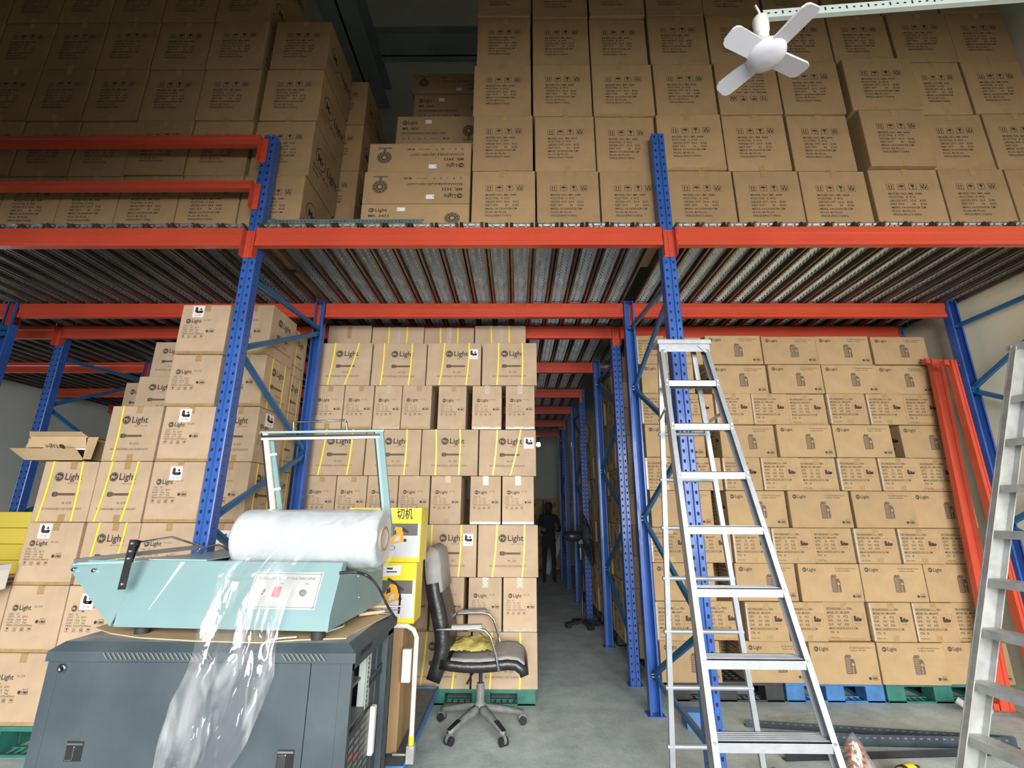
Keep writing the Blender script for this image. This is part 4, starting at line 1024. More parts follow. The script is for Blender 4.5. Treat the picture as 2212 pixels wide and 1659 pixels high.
# 19 inch rails, shelf bar, devices
b = MB(); yr = CYa+.30; xr = CXb-.02
cbx(b, xr-.045, yr, .03, xr, yr+.004, zl-.03, 'mint'); cbx(b, xr-.002, yr-.03, .03, xr, yr+.02, zl-.03, 'mint'); b.face((xr-OC.x, yr-.03-OC.y, 0), (0, 1, 0), (0, 0, 1)); z = .06
while z < zl-.06: b.rect(.008, z, .020, z+.009, 'dark', .0006); z += .018
b.build('rack_rail', t, label='pale blue perforated mounting rail')
b = MB(); yr2 = CYb-.20; cbx(b, xr-.04, yr2, .03, xr, yr2+.003, zl-.03, 'cab'); b.face((xr-OC.x-.04, yr2-OC.y, 0), (1, 0, 0), (0, 0, 1)); z = .06
while z < zl-.06: b.rect(.012, z, .024, z+.011, 'hole', .0006); z += .024
b.build('rack_rail', t)
b = MB(); zz = atX(800, 1470, -.64).z; cbx(b, xr-.03, CYa+.31, zz-.03, xr, CYb-.1, zz+.012, 'cab'); b.face((xr-OC.x, CYa+.31-OC.y, 0), (0, 1, 0), (0, 0, 1))
for q in range(6): b.rect(.02+q*.03, zz-.022, .036+q*.03, zz-.004, 'dark', .0006)
b.build('cross_bar', t)
# server with slatted grey front
t2 = thing('rack_server', 'dusty grey rack server with slatted bezel inside the dark cabinet', 'server', (-.98, 2.2, .125))
b = MB(); b.box(-.35, -.19, .30, .335, .09, .56, 'greyplastic', .004); b.build('case', t2)
b = MB(); b.box(.335, -.19, .30, .352, .09, .56, 'black', .003); b.face((.352, -.19, .30), (0, 1, 0), (0, 0, 1))
for q in range(9):
    for p_ in range(4): b.rect(.012+p_*.066, .015+q*.026, .066+p_*.066, .028+q*.026, ['greyplastic', 'slot', 'ink_red'][0 if (q+p_) % 3 else 1 if (q*p_) % 5 else 2], .001)
b.build('bezel', t2)
b = MB(); b.box(.35, .082, .38, .372, .115, .56, 'ivory', .004); b.build('bezel_ear', t2)
tag(MB().box(-1.33, 2.01, .042, -.68, 2.33, .422, 'greyplastic', .004).build('rack_battery'), 'dusty grey backup battery under the rack server', 'battery unit')
t3 = thing('network_switch', 'small dark network switch on the cabinet shelf', 'network switch', (-.98, 2.2, .80))
b = MB(); b.box(-.3, -.17, 0, .27, .08, .045, 'black', .003); b.face((.27, -.17, 0), (0, 1, 0), (0, 0, 1)); b.rect(.15, .012, .165, .03, 'paper').rect(.19, .012, .205, .03, 'red'); b.build('case', t3)
b = MB(); b.box(-.36, -.19, -.012, .30, .095, -.001, 'greyplastic'); b.build('shelf', t3)

# loose cardboard and tools on the cabinet top
zc = CH+.001
def sheet(name, pts, k, label, cat, th=.004, z=zc):
    pts = [(atZ(x, y, z).x, atZ(x, y, z).y) for x, y in pts]
    b = MB(); b.prism(pts, Matrix.Translation((0, 0, z)), th, k); return tag(b.build(name), label, cat)
sheet('cardboard_sheet', [(205, 1358), (240, 1370), (300, 1379), (420, 1386), (560, 1390), (640, 1384), (748, 1380), (760, 1370), (850, 1325), (800, 1318), (560, 1330), (260, 1340)], 'kraft_in', 'torn flat cardboard sheet under the sealing machine', 'cardboard sheet')
b = MB()
for q, (a, c) in enumerate((((768, 1322), (838, 1327)), ((775, 1332), (850, 1322)), ((790, 1318), (862, 1316)))):
    p = atZ(*a, zc+.012); r_ = atZ(*c, zc+.012); d_ = (r_-p)
    tt = thing('file_handle', ['wooden handled tool nearest the edge of the cabinet top', 'wooden handled tool, middle one on the cabinet top', 'wooden handled tool furthest back on the cabinet top'][q], 'hand tool', p, group='wooden handled tools')
    tt.location.z = zc+.014+q*.006
    m = MB(); m.tube([(0, 0, 0), d_*.72], .008, 'kraft_in', 8); m.build('handle', tt)
    m = MB(); m.tube([d_*.72, d_*.8, d_*1.15], [.007, .004, .003], 'bolt', 8); m.build('blade', tt)
b = MB(); pts = [atZ(540, 1345, 1.02), atY(700, 1366, 2.02), atZ(712, 1350, 1.02), atZ(735, 1345, 1.02), atZ(728, 1358, 1.02), atZ(690, 1370, 1.02)]
def cord(name, px, r, k, label, cat='cord'):
    pts = [f if isinstance(f, Vector) else atZ(*f) for f in px]
    # catmull
    out = []
    P_ = [pts[0]]+pts+[pts[-1]]
    for i in range(1, len(P_)-2):
        for q in range(6):
            t_ = q/6; a, b_, c_, d_ = P_[i-1:i+3]
            out.append(.5*((2*b_)+(c_-a)*t_+(2*a-5*b_+4*c_-d_)*t_*t_+(3*b_-a-3*c_+d_)*t_**3))
    out.append(pts[-1]); b = MB(); b.tube(out, r, k, 8); return tag(b.build(name), label, cat)
cord('string', [(690, 1371, 1.012), (715, 1362, 1.012), (742, 1352, 1.012), (738, 1345, 1.012), (715, 1352, 1.02), (700, 1362, 1.01)], .003, 'paper', 'loop of white string by the machine foot')
cord('string', [atZ(640, 1376, 1.012), atY(598, 1380, 1.985), atY(572, 1388, 1.955), atY(563, 1408, 1.955), atY(571, 1427, 1.952), atY(579, 1410, 1.953), atY(575, 1385, 1.958)], .003, 'paper', 'loop of white string hanging down the cabinet lid')

# ------------------------------------------------------------------ sealing machine
MO = Vector((-.742, 2.005, CH+.012)); yaw = math.radians(-3.5)
t = thing('sealing_machine', 'pale teal film sealing and cutting machine on the dark cabinet', 'sealing machine', MO, (0, 0, yaw))
# local x to the left is negative; y back; z up.  base at .03
bz = .028; MW = 1.15
def body_profile(): return [(0, bz), (.006, bz+.055), (.085, bz+.245), (.125, bz+.245), (.118, bz+.20), (.34, bz+.20), (.58, bz+.255), (.60, bz+.255), (.62, bz)]
pf = body_profile()
b = MB(); T = Matrix.Rotation(PI/2, 4, 'Y')
xl_, xr_ = -.90, 0
n = len(pf); vs = [(xl_, y, z) for y, z in pf]+[(xr_, y, z) for y, z in pf]
b.add(vs, [(i, (i+1) % n, n+(i+1) % n, n+i) for i in range(n)], 'teal')
b.add(vs, [tuple(range(n)), tuple(range(2*n-1, n-1, -1))], 'teal')
# flat white sliver drawn along the crease of the front plate
b.face((0, .006, bz+.055), (1, 0, 0), Vector((0, .079, .19)).normalized())
b.poly([(-.772, .0), (-.705, .20), (-.722, .20)], 'white', .0008)
b.build('body', t)
# triangular left wing
b = MB(); dl = Vector((0, .079, .19)).normalized()
def fp(u, v, e=0): return Vector((u, .006, bz+.055))+dl*v+Vector((u*0, -.001-e, 0))
wing = [(-.90, -.055), (-1.22, .165), (-1.225, .195), (-1.20, .205), (-.90, .206)]
fr0 = [fp(u, v) for u, v in wing]; bk = [p+Vector((0, .006, 0)) for p in fr0]; m_ = len(fr0)
b.add(fr0+bk, [tuple(range(m_)), tuple(range(2*m_-1, m_-1, -1))]+[(i, (i+1) % m_, m_+(i+1) % m_, m_+i) for i in range(m_)], 'teal')
bed = [(-1.20, .06, bz+.235), (-.88, .085, bz+.245), (-.88, .56, bz+.225), (-1.10, .56, bz+.225)]
b.add([Vector(v) for v in bed]+[Vector(v)-Vector((0, 0, .01)) for v in bed], [(0, 1, 2, 3), (7, 6, 5, 4), (0, 4, 5, 1), (1, 5, 6, 2), (2, 6, 7, 3), (3, 7, 4, 0)], 'teal_lt')
b.add([(-1.21, .07, bz+.2), (-.9, .01, bz), (-.9, .6, bz), (-1.12, .56, bz+.215)], [(0, 1, 2, 3)], 'teal'); b.build('left_wing', t)
b = MB(); b.box(-.87, .14, bz+.19, -.06, .36, bz+.206, 'kraft_in').box(-.89, .10, bz+.245, -.62, .55, bz+.25, 'teal_lt'); b.build('film_table', t)
def fl(px, py, Y=2.48): return Matrix.Rotation(-yaw, 4, 'Z') @ (atY(px, py, Y)-MO)
b = MB(); b.bar(fl(160, 1212, 2.14), fl(434, 1181, 2.42), .03, .018, 'black'); b.build('guide_bar', t, label='black guide bar')
h0, h1 = fl(263, 1270, 2.035), fl(288, 1169, 2.055)
b = MB(); b.bar(h0, h1, .030, .006, 'black', up=(0, -1, 0), ext=.006)
for f in (.08, .62, .78, .95): p = h0.lerp(h1, f); b.lathe([(.006, -.003), (.006, .007), (.004, .009), (.001, .009)], 'bolt', 10, Matrix.Translation(p) @ Matrix.Rotation(PI/2, 4, 'X'))
b.build('hinge_arm', t, label='black hinged arm with screws')
b = MB(); b.bar(fl(282, 1215, 2.06), fl(299, 1167, 2.07), .026, .006, 'chrome', up=(0, -1, 0)); b.build('hinge_bracket', t, label='shiny steel bracket')
hp = [fl(298, 1172, 2.08), fl(372, 1160, 2.16), fl(425, 1177, 2.26), fl(433, 1184, 2.28), fl(430, 1191, 2.28), fl(424, 1192, 2.26)]
b = MB(); b.tube(hp, .0045, 'chrome', 8); b.build('wire_handle', t)
for (u, v) in ((-1.19, .165), (-1.095, .162), (-1.02, .02), (-1.005, .13), (-.985, .20)):
    if u > -1.05: continue
    b = MB(); p = fp(u, v, 0); b.lathe([(.009, 0), (.009, .012), (.006, .016), (0.001, .016)], 'chrome', 12, Matrix.Translation(p) @ Matrix.Rotation(PI/2, 4, 'X')); b.build('screw', t)
# control plate
b = MB(); b.face((0, .006, bz+.055), (1, 0, 0), dl)
b.add([b.P(u, v, e) for e in (.0005, .002) for u, v in ((-.365, .02), (-.07, .02), (-.07, .165), (-.365, .165))], [(4, 5, 6, 7), (0, 1, 5, 4), (1, 2, 6, 5), (2, 3, 7, 6), (3, 0, 4, 7)], 'silver')
b.frame(-.358, .027, -.077, .158, .0015, 'darkprint', .0026)
b.text('FL SEALING & CUTTING MACHINE', -.345, .134, .015, 'darkprint', w=.245, e=.0026)
b.text('TIME', -.14, .115, .009, 'darkprint', e=.0026); b.text('ON', -.315, .115, .009, 'darkprint', e=.0026); b.text('POWER', -.26, .115, .009, 'darkprint', e=.0026)
cp = b.build('control_plate', t, label='silver plate with machine lettering')
b = MB(); b.face((0, .006, bz+.055), (1, 0, 0), dl); Tn = Matrix.Translation(b.P(-.31, .085, .002)) @ Matrix((( 1, 0, 0, 0), (0, dl.y, b.N.y, 0), (0, dl.z, b.N.z, 0), (0, 0, 0, 1)))
b.lathe([(.014, 0), (.014, .004)], 'chrome', 20, Tn); b.lathe([(.011, .004), (.011, .009), (.007, .012), (.001, .012)], 'red', 20, Tn); b.build('push_button', cp, label='round red button')
b = MB(); b.face((0, .006, bz+.055), (1, 0, 0), dl); b.add([b.P(u, v, e) for e in (.002, .010) for u, v in ((-.262, .065), (-.232, .065), (-.232, .105), (-.262, .105))], [(4, 5, 6, 7), (0, 1, 5, 4), (1, 2, 6, 5), (2, 3, 7, 6), (3, 0, 4, 7)], 'red'); b.build('rocker_switch', cp, label='red rocker switch')
b = MB(); b.face((0, .006, bz+.055), (1, 0, 0), dl); b.add([b.P(u, v, e) for e in (.002, .008) for u, v in ((-.165, .05), (-.10, .05), (-.10, .112), (-.165, .112))], [(4, 5, 6, 7), (0, 1, 5, 4), (1, 2, 6, 5), (2, 3, 7, 6), (3, 0, 4, 7)], 'ivory')
b.ring(-.132, .081, .020, .0212, 'darkprint', .0085); Tn = Matrix.Translation(b.P(-.132, .081, .008)) @ Matrix(((1, 0, 0, 0), (0, dl.y, b.N.y, 0), (0, dl.z, b.N.z, 0), (0, 0, 0, 1)))
b.lathe([(.014, 0), (.012, .012), (.001, .013)], 'greyplastic', 20, Tn); b.build('timer_dial', cp, label='cream timer with round knob')
for u, v in ((-.357, .028), (-.078, .028), (-.357, .157), (-.078, .157)):
    b = MB(); b.face((0, .006, bz+.055), (1, 0, 0), dl); Tn = Matrix.Translation(b.P(u, v, .002)) @ Matrix(((1, 0, 0, 0), (0, dl.y, b.N.y, 0), (0, dl.z, b.N.z, 0), (0, 0, 0, 1)))
    b.lathe([(.005, 0), (.004, .002), (.001, .003)], 'bolt', 10, Tn); b.build('screw', cp)
for (y, z) in ((.27, .17), (.30, .075)):
    b = MB(); b.lathe([(.007, 0), (.006, .004), (.001, .005)], 'bolt', 10, Matrix.Translation((0, y, bz+z)) @ Matrix.Rotation(PI/2, 4, 'Y')); b.build('screw', t)
for x, y in ((-.06, .05), (-.82, .06), (-.06, .52), (-.82, .52)):
    b = MB(); b.lathe([(.028, -.010), (.028, bz-.006), (.022, bz)], 'rubber', 18, Matrix.Translation((x, y, 0))); b.build('foot', t)
# raised seal frame
FY = .50
def fl(px, py, Y=2.48): return Matrix.Rotation(-yaw, 4, 'Z') @ (atY(px, py, Y)-MO)
LT, RT, RB, LB = fl(569, 935), fl(822, 931), fl(843, 1160), fl(592, 1165)
b = MB(); b.bar(LT+Vector((-.015, 0, 0)), RT+Vector((.02, 0, 0)), .02, .012, 'teal_lt', up=(0, 0, 1)); b.bar(LT+Vector((.0, 0, -.022)), RT+Vector((0, 0, -.022)), .016, .014, 'black', up=(0, 0, 1)); b.bar(LT+Vector((.0, -.004, -.035)), RT+Vector((0, -.004, -.035)), .018, .012, 'ivory', up=(0, 0, 1))
b.build('seal_bar', t, label='top seal bar with black and cream pads')
b = MB(); b.bar(RT, RB, .030, .012, 'teal', up=(0, 1, 0)); b.bar(RT+Vector((-.022, .012, 0)), RB+Vector((-.022, .012, 0)), .014, .035, 'teal_lt', up=(0, 1, 0)); b.bar(RT+Vector((-.034, 0, 0)), RB+Vector((-.034, 0, 0)), .006, .012, 'black', up=(0, 1, 0)); b.build('seal_arm', t)
b = MB(); b.bar(LT+Vector((-.006, 0, 0)), LB+Vector((-.006, 0, 0)), .007, .02, 'black', up=(0, 1, 0)); b.bar(LT+Vector((.012, 0, 0)), LB+Vector((.012, 0, 0)), .026, .012, 'cream', up=(0, 1, 0)); b.bar(LT+Vector((.042, .02, -.04)), LB+Vector((.042, .02, 0)), .026, .012, 'teal', up=(0, 1, 0))
for q in (.22, .55, .85): p = LT.lerp(LB, q); b.bar(p+Vector((.02, 0, 0)), p+Vector((.05, .02, .008)), .006, .012, 'paper')
b.build('seal_arm', t, label='left seal arm with cream pad')
h0, h1, h2, h3 = fl(634, 931), fl(634, 912), fl(748, 908), fl(750, 930)
b = MB(); b.tube([h0, h1+Vector((0, 0, -.006)), h1+Vector((.008, 0, 0)), h2+Vector((-.008, 0, 0)), h2+Vector((0, 0, -.006)), h3], .0055, 'chrome', 10); b.build('lift_handle', t)
# film roll
rc = Vector((0, 0, 0)); A0 = atY(527, 1163, 2.285); A1 = atY(828, 1168, 2.235)
RR = .128; A0.z = A1.z = MO.z+bz+.206+RR+.002
t = thing('film_roll', 'fat roll of shiny white plastic film lying on the sealing machine', 'film roll', (A0+A1)/2)
ax = (A1-A0); L_ = ax.length; Tr = ax.to_track_quat('Z', 'X').to_matrix().to_4x4()
b = MB(); prof = [(.056, -L_/2), (RR-.02, -L_/2), (RR-.004, -L_/2+.012), (RR, -L_/2+.03)]
for q in range(9): prof.append((RR+.0015*math.sin(q*2.1), -L_/2+.05+q*(L_-.1)/8))
prof += [(RR-.002, L_/2-.02), (RR-.012, L_/2-.003), (RR-.03, L_/2), (.056, L_/2)]
b.lathe(prof, 'white2', 48, Tr); b.build('film_body', t)
b = MB(); b.lathe([(.054, L_/2-.002), (.054, L_/2+.006), (.043, L_/2+.006), (.041, L_/2-.12), (.002, L_/2-.12)], 'core', 28, Tr); b.build('core', t, label='brown cardboard core')
def crumple(b, grid, k):
    nu, nv = len(grid), len(grid[0]); vs = [p for r in grid for p in r]
    b.add(vs, [(i*nv+j, i*nv+j+1, (i+1)*nv+j+1, (i+1)*nv+j) for i in range(nu-1) for j in range(nv-1)], k, True)
from mathutils import noise as mn
grid = []
for i in range(30):
    row = []
    z_ = L_/2-.16+i*.175/29
    for j in range(73):
        t_ = 2*PI*j/72; rr = RR+.004
        if z_ > L_/2-.01: rr = RR+.004-(z_-(L_/2-.01))*.15
        nn = mn.noise(Vector((math.cos(t_)*3.1, math.sin(t_)*3.1, z_*22+5)))
        rr += abs(nn)*.018*(1.2 if z_ > L_/2-.08 else .5)
        row.append(Tr @ Vector((rr*math.cos(t_), rr*math.sin(t_), z_)))
    grid.append(row)
b = MB(); crumple(b, grid, 'film'); b.build('wrapper', t, label='crinkled clear wrapper at the roll end')
# loose film draped down the front
rows_ = [(745, 1108, 2.24, 100, 1.0), (705, 1112, 2.17, 100, 1), (668, 1135, 2.105, 92, 1), (628, 1168, 2.065, 86, 1), (585, 1205, 2.035, 84, 1), (560, 1240, 2.01, 84, 1), (538, 1290, 1.985, 84, 1), (518, 1345, 1.965, 86, 1), (508, 1400, 1.950, 86, 1), (498, 1450, 1.945, 92, 1), (468, 1520, 1.935, 98, 1), (440, 1590, 1.925, 95, 1), (412, 1659, 1.92, 85, 1), (390, 1740, 1.92, 80, 1), (380, 1830, 1.92, 78, 1)]
grid = []
NV = 64
for i in range(len(rows_)-1):
    for s_ in range(9):
        f = s_/9; f2 = f*f*(3-2*f) if False else f
        x, y, Y, hw, _ = [rows_[i][q]*(1-f2)+rows_[i+1][q]*f2 for q in range(5)]
        a = atY(x-hw, y, Y); c = atY(x+hw, y+(hw*.10 if y > 1200 else 0), Y); row = []
        for j in range(NV):
            v = j/(NV-1); p = a.lerp(c, v)
            w1 = mn.noise(Vector((v*5.5+y*.0016, y*.006, 3.3))); w2 = mn.noise(Vector((v*11+y*.006, y*.007, 9.1))); w3 = abs(mn.noise(Vector((v*9-y*.006, y*.011, 1.7))))
            amp = .020 if y > 1230 else .007
            off = amp*w1+.006*w2-.010*w3*(1 if y > 1200 else .5)
            p = p+Vector((w2*.006, -.010-abs(off)*.9 if y < 1250 else off-.004, w1*.004))
            if y > 1560: p.x += .02*math.sin(v*14+y*.02)*(y-1560)/300
            row.append(p)
        grid.append(row)
b = MB(); crumple(b, grid, 'film'); tag(b.build('plastic_film'), 'crinkled clear plastic film hanging from the roll down the cabinet front', 'plastic film')
cord('power_cable', [atZ(733, 1238, 1.27), atZ(770, 1236, 1.27), atZ(800, 1248, 1.25), atX(818, 1270, -.63), atX(838, 1310, -.60), atX(856, 1338, -.58)], .006, 'black', 'black power cable bending over the right side of the sealing machine', 'cable')
cord('power_cable', [atY(838, 1250, 2.63), atY(858, 1264, 2.66), atY(864, 1288, 2.68), atY(861, 1324, 2.57)], .006, 'black', 'black power cable behind the sealing machine by the yellow boxes', 'cable')
cord('power_cable', [atY(430, 1195, 2.44), atY(452, 1180, 2.46), atY(475, 1178, 2.48), atY(495, 1190, 2.48), atY(508, 1205, 2.44)], .005, 'black', 'thin black cable left of the film roll', 'cable')

# ------------------------------------------------------------------ yellow tool boxes behind the cabinet, on a platform trolley
def toolbox(x0, x1, z0, z1, Y, D_, label, up):
    t = thing('tool_box', label, 'box', ((x0+x1)/2, Y, z0), group='yellow picture boxes')
    w, h = x1-x0, z1-z0; b = MB(); b.box(-w/2, 0, 0, w/2, D_, h-.002, 'yellow', .004)
    b.face((-w/2, 0, 0), (1, 0, 0), (0, 0, 1))
    b.rect(.003, .03, w-.006, h*.70, 'greyprint').rect(.003, h*.48, w-.02, h*.70, 'darkprint', .0010)
    u, v, s_ = w*.60, h*.32, h*.34
    b.poly([(u, v), (u+s_*.75, v+s_*.15), (u+s_*.72, v+s_*.35), (u+s_*.6, v+s_*.9), (u+s_*.25, v+s_*.95), (u-s_*.05, v+s_*.4)], 'orangeprint', .0013)
    b.poly([(u+s_*.05, v+s_*.45), (u+s_*.3, v+s_*.55), (u+s_*.25, v+s_*.8), (u+s_*.1, v+s_*.7)], 'ink', .0016).poly([(u+s_*.15, v+s_*.12), (u+s_*.5, v+s_*.22), (u+s_*.5, v+s_*.5), (u+s_*.3, v+s_*.4)], 'greyprint', .0016)
    b.poly([(u+s_*.6, v+s_*.72), (u+s_*.95, v+s_*.6), (u+s_*.98, v+s_*.7), (u+s_*.65, v+s_*.92)], 'ink', .0016).disc(u+s_*.8, v+s_*.22, s_*.09, 'ink', .0016)
    b.ring(u+s_*.05, v-s_*.18, s_*.18, s_*.22, 'ink', .0016, ky=.6)
    if up: b.text('切机', w*.66, h*.80, .07, 'ink', True, w=.10)
    else: b.poly([(w*.55, h*.76), (w*.78, h*.79), (w*.80, h*.96), (w*.55, h*.93)], 'paper', .001).rect(w*.60, h*.83, w*.74, h*.85, 'ink', .0014).rect(w*.60, h*.88, w*.68, h*.91, 'ink', .0014)
    b.build('box_body', t); return t
YT = 3.02
xr1 = atY(909, 1150, YT).x; z1, z0 = atY(880, 1096, YT).z, atY(880, 1215, YT).z
toolbox(xr1-.46, xr1, z0, z1, YT, .22, 'yellow and grey picture box behind the film roll, upper of two', True)
xr2 = atY(897, 1280, YT).x; z0b = atY(880, 1348, YT).z
toolbox(xr2-.46, xr2, z0b, z0, YT+.005, .20, 'yellow and grey picture box with white sticker, lower of two', False)
tag(MB().box(xr2-.5, YT+.01, .19, xr2-.06, YT+.42, z0b-.003, 'kraft_dark', .006).build('brown_carton'), 'brown carton on the platform trolley under the yellow boxes', 'carton')
t = thing('platform_trolley', 'platform trolley with white tube handle and blue edge behind the cabinet', 'trolley', (-.95, 3.5, 0))
b = MB(); b.box(-.32, -.55, .14, .33, .6, .165, 'greyplastic', .004); b.build('platform', t)
b = MB(); b.box(-.335, -.565, .125, .345, -.55, .175, 'pal_blue', .006).box(.33, -.56, .125, .345, .615, .175, 'pal_blue', .006).box(-.335, -.56, .125, -.32, .615, .175, 'pal_blue', .006).box(-.335, .6, .125, .345, .615, .175, 'pal_blue', .006); b.build('bumper', t, label='blue rubber edge')
hx = atY(896, 1450, 3.0).x+.95
b = MB(); zt_ = atY(885, 1352, 3.0).z; b.tube([(hx-.58, -.50, .17), (hx-.58, -.50, zt_-.06), (hx-.56, -.50, zt_-.02), (hx-.52, -.50, zt_), (hx-.06, -.50, zt_), (hx-.02, -.50, zt_-.02), (hx, -.50, zt_-.06), (hx, -.50, .17)], .014, 'ivory', 12); b.build('handle', t)
b = MB(); b.box(hx-.022, -.525, .165, hx+.022, -.475, .25, 'alu_old', .003).tube([(hx, -.50, .25), (hx, -.50, .29)], .016, 'yellow', 12).tube([(hx-.1, -.5, .2), (hx, -.5, .2)], .006, 'alu_old', 8); b.build('handle_bracket', t)
for x, y in ((-.25, -.45), (.25, -.45), (-.25, .5), (.25, .5)):
    b = MB(); b.tube([(x-.016, y, .06), (x+.016, y, .06)], .058, 'rubber', 20); b.box(x-.03, y-.02, .06, x+.03, y+.02, .14, 'alu_old'); b.build('caster', t)
tag(MB().box(0, 0, 0, .05, .03, .17, 'ivory', .004).build('junction_box', None, (hx-.95-.07, 2.965, atY(870, 1500, 3.0).z)), 'small cream plastic box beside the trolley handle', 'plastic box')
bpy.data.objects['junction_box'].location.z = .56

# ------------------------------------------------------------------ office chair
CC = Vector((-.262, 3.84, 0))
t = thing('office_chair', 'worn black leather office chair with torn grey cover, facing right', 'office chair', CC)
for q in range(5):
    a = [math.radians(v) for v in (234, 304, 14, 90, 158)][q]; d_ = Vector((math.cos(a), math.sin(a), 0)); s_ = Vector((-d_.y, d_.x, 0))
    b = MB(); N = 8; vs = []
    for i in range(N+1):
        f = i/N; r = .03+.29*f; w = .034-.012*f; z = .155-.065*f**1.3; hh = .045-.022*f
        vs += [d_*r-s_*w+Vector((0, 0, z-hh)), d_*r-s_*w*.6+Vector((0, 0, z)), d_*r+s_*w*.6+Vector((0, 0, z)), d_*r+s_*w+Vector((0, 0, z-hh))]
    b.add(vs, [(4*i+j, 4*i+(j+1) % 4, 4*(i+1)+(j+1) % 4, 4*(i+1)+j) for i in range(N) for j in range(4)]+[(3, 2, 1, 0), tuple(4*N+j for j in range(4))], 'greyplastic', True)
    lg = b.build('base_leg', t)
    e = d_*.315; b = MB()
    for o_ in (-.017, .017): b.tube([e+s_*(o_-.009)+Vector((0, 0, .028)), e+s_*(o_+.009)+Vector((0, 0, .028))], .0275, 'black', 18)
    b.tube([e+Vector((0, 0, .03)), e+Vector((0, 0, .085))], .008, 'bolt', 8); b.tube([e+s_*-.008+Vector((0, 0, .04)), e+s_*.008+Vector((0, 0, .04))], .030, 'greyplastic', 18); b.build('caster', lg)
    b = MB(); vs = []
    for i in range(4):
        f = .66+i*.12; r = .03+.29*f; w = (.034-.012*f)*.75; z = .155-.065*f**1.3+.003; vs += [d_*r-s_*w+Vector((0, 0, z)), d_*r+s_*w+Vector((0, 0, z))]
    b.add(vs, [(2*i, 2*i+1, 2*i+3, 2*i+2) for i in range(3)], 'black'); b.build('foot_pad', lg)
b = MB(); b.lathe([(.04, .10), (.045, .16), (.03, .17), (.03, .27), (.026, .275), (.026, .29)], 'greyplastic', 24); b.build('column_cover', t)
b = MB(); b.tube([(0, 0, .28), (0, 0, .40)], .014, 'black', 14); b.box(-.09, -.07, .395, .09, .07, .412, 'black', .003); b.build('gas_column', t)
b = MB(); b.tube([(-.02, -.05, .40), (-.06, -.12, .37), (-.085, -.16, .33)], [.005, .005, .008], 'black', 8); b.build('lever', t)
def pad(b, pts, w, th, k, nw=9, fl_=.72):
    """cushion following a 2d path in xz, w across y"""
    n = len(pts); top = []; bot = []
    for i, (x, z) in enumerate(pts):
        a = pts[max(i-1, 0)]; c = pts[min(i+1, n-1)]; dx, dz = c[0]-a[0], c[1]-a[1]; l = math.hypot(dx, dz); nx, nz = -dz/l, dx/l
        fe = math.sin(PI*(i+.35)/(n-.3))**.35
        for j in range(nw):
            v = -1+2*j/(nw-1); e = (1-abs(v)**4)**.5*fe if abs(v) < 1 else .0
            e = max(e, fl_); top.append((x+nx*th/2*e, v*w/2*(.92+.08*fe), z+nz*th/2*e)); bot.append((x-nx*th/2*e, v*w/2*(.92+.08*fe), z-nz*th/2*e))
    fs = []; B_ = n*nw
    for i in range(n-1):
        for j in range(nw-1):
            fs.append((i*nw+j, (i+1)*nw+j, (i+1)*nw+j+1, i*nw+j+1)); fs.append((B_+i*nw+j, B_+i*nw+j+1, B_+(i+1)*nw+j+1, B_+(i+1)*nw+j))
        fs.append((i*nw, B_+i*nw, B_+(i+1)*nw, (i+1)*nw)); fs.append((i*nw+nw-1, (i+1)*nw+nw-1, B_+(i+1)*nw+nw-1, B_+i*nw+nw-1))
    for j in range(nw-1): fs.append((j, j+1, B_+j+1, B_+j)); fs.append(((n-1)*nw+j, B_+(n-1)*nw+j, B_+(n-1)*nw+j+1, (n-1)*nw+j+1))
    b.add(top+bot, fs, k, True)
seat = [(-.27, .475), (-.20, .463), (-.10, .455), (0, .455), (.10, .462), (.20, .475), (.26, .470), (.305, .44), (.318, .405)]
b = MB(); pad(b, seat, .50, .085, 'leather'); b.build('seat', t)
sc_ = [(x, z+.030) for x, z in seat[1:]]; b = MB(); pad(b, [(x, z+.012) for x, z in seat[1:-1]], .46, .075, 'cover'); b.build('seat_cover', t, label='torn grey seat cover')
back = [(-.315, .365), (-.300, .41), (-.272, .50), (-.258, .58), (-.27, .68), (-.30, .80), (-.335, .92), (-.358, 1.04), (-.368, 1.12), (-.375, 1.175)]
b = MB(); pad(b, back, .48, .135, 'leather'); b.build('backrest', t)
b = MB(); pad(b, [(x+.012, z+.006) for x, z in back[-4:]]+[(-.40, 1.20)], .485, .145, 'cover'); b.build('head_cover', t, label='torn grey cover over the top of the backrest')
for s in (-1, 1):
    y = s*.262; pts = [(-.30, y, .695), (-.20, y, .70), (-.02, y, .705), (.04, y, .695), (.08, y, .655), (.12, y, .54), (.14, y, .455), (.14, y*.93, .44)]
    b = MB(); b.tube(pts, .0105, 'chrome', 12); ar = b.build('armrest', t)
    b = MB(); b.bar((-.19, y, .716), (.02, y, .722), .045, .022, 'cover' if s < 0 else 'greyplastic'); b.build('arm_pad', ar)
t = thing('yellow_cloth', 'crumpled yellow green cloth lying on the office chair seat', 'cloth', CC+Vector((-.06, -.03, .552)))
grid = []
for i in range(25):
    row = []
    for j in range(25):
        u, v = i/24*2-1, j/24*2-1; rr = max(abs(u), abs(v)); th = math.atan2(v, u)
        x = u*.165; y = v*.15; z = .055*(1-rr**2)*(1+.5*mn.noise(Vector((u*2.5, v*2.5, 4))))+.03*abs(mn.noise(Vector((u*5, v*5, 1))))
        x += .02*mn.noise(Vector((th*2, 3, 1))); y += .02*mn.noise(Vector((th*2, 8, 1)))
        row.append(Vector((x, y, z-.012)))
    grid.append(row)
b = MB(); crumple(b, grid, 'cloth'); o = b.build('cloth_body', t)

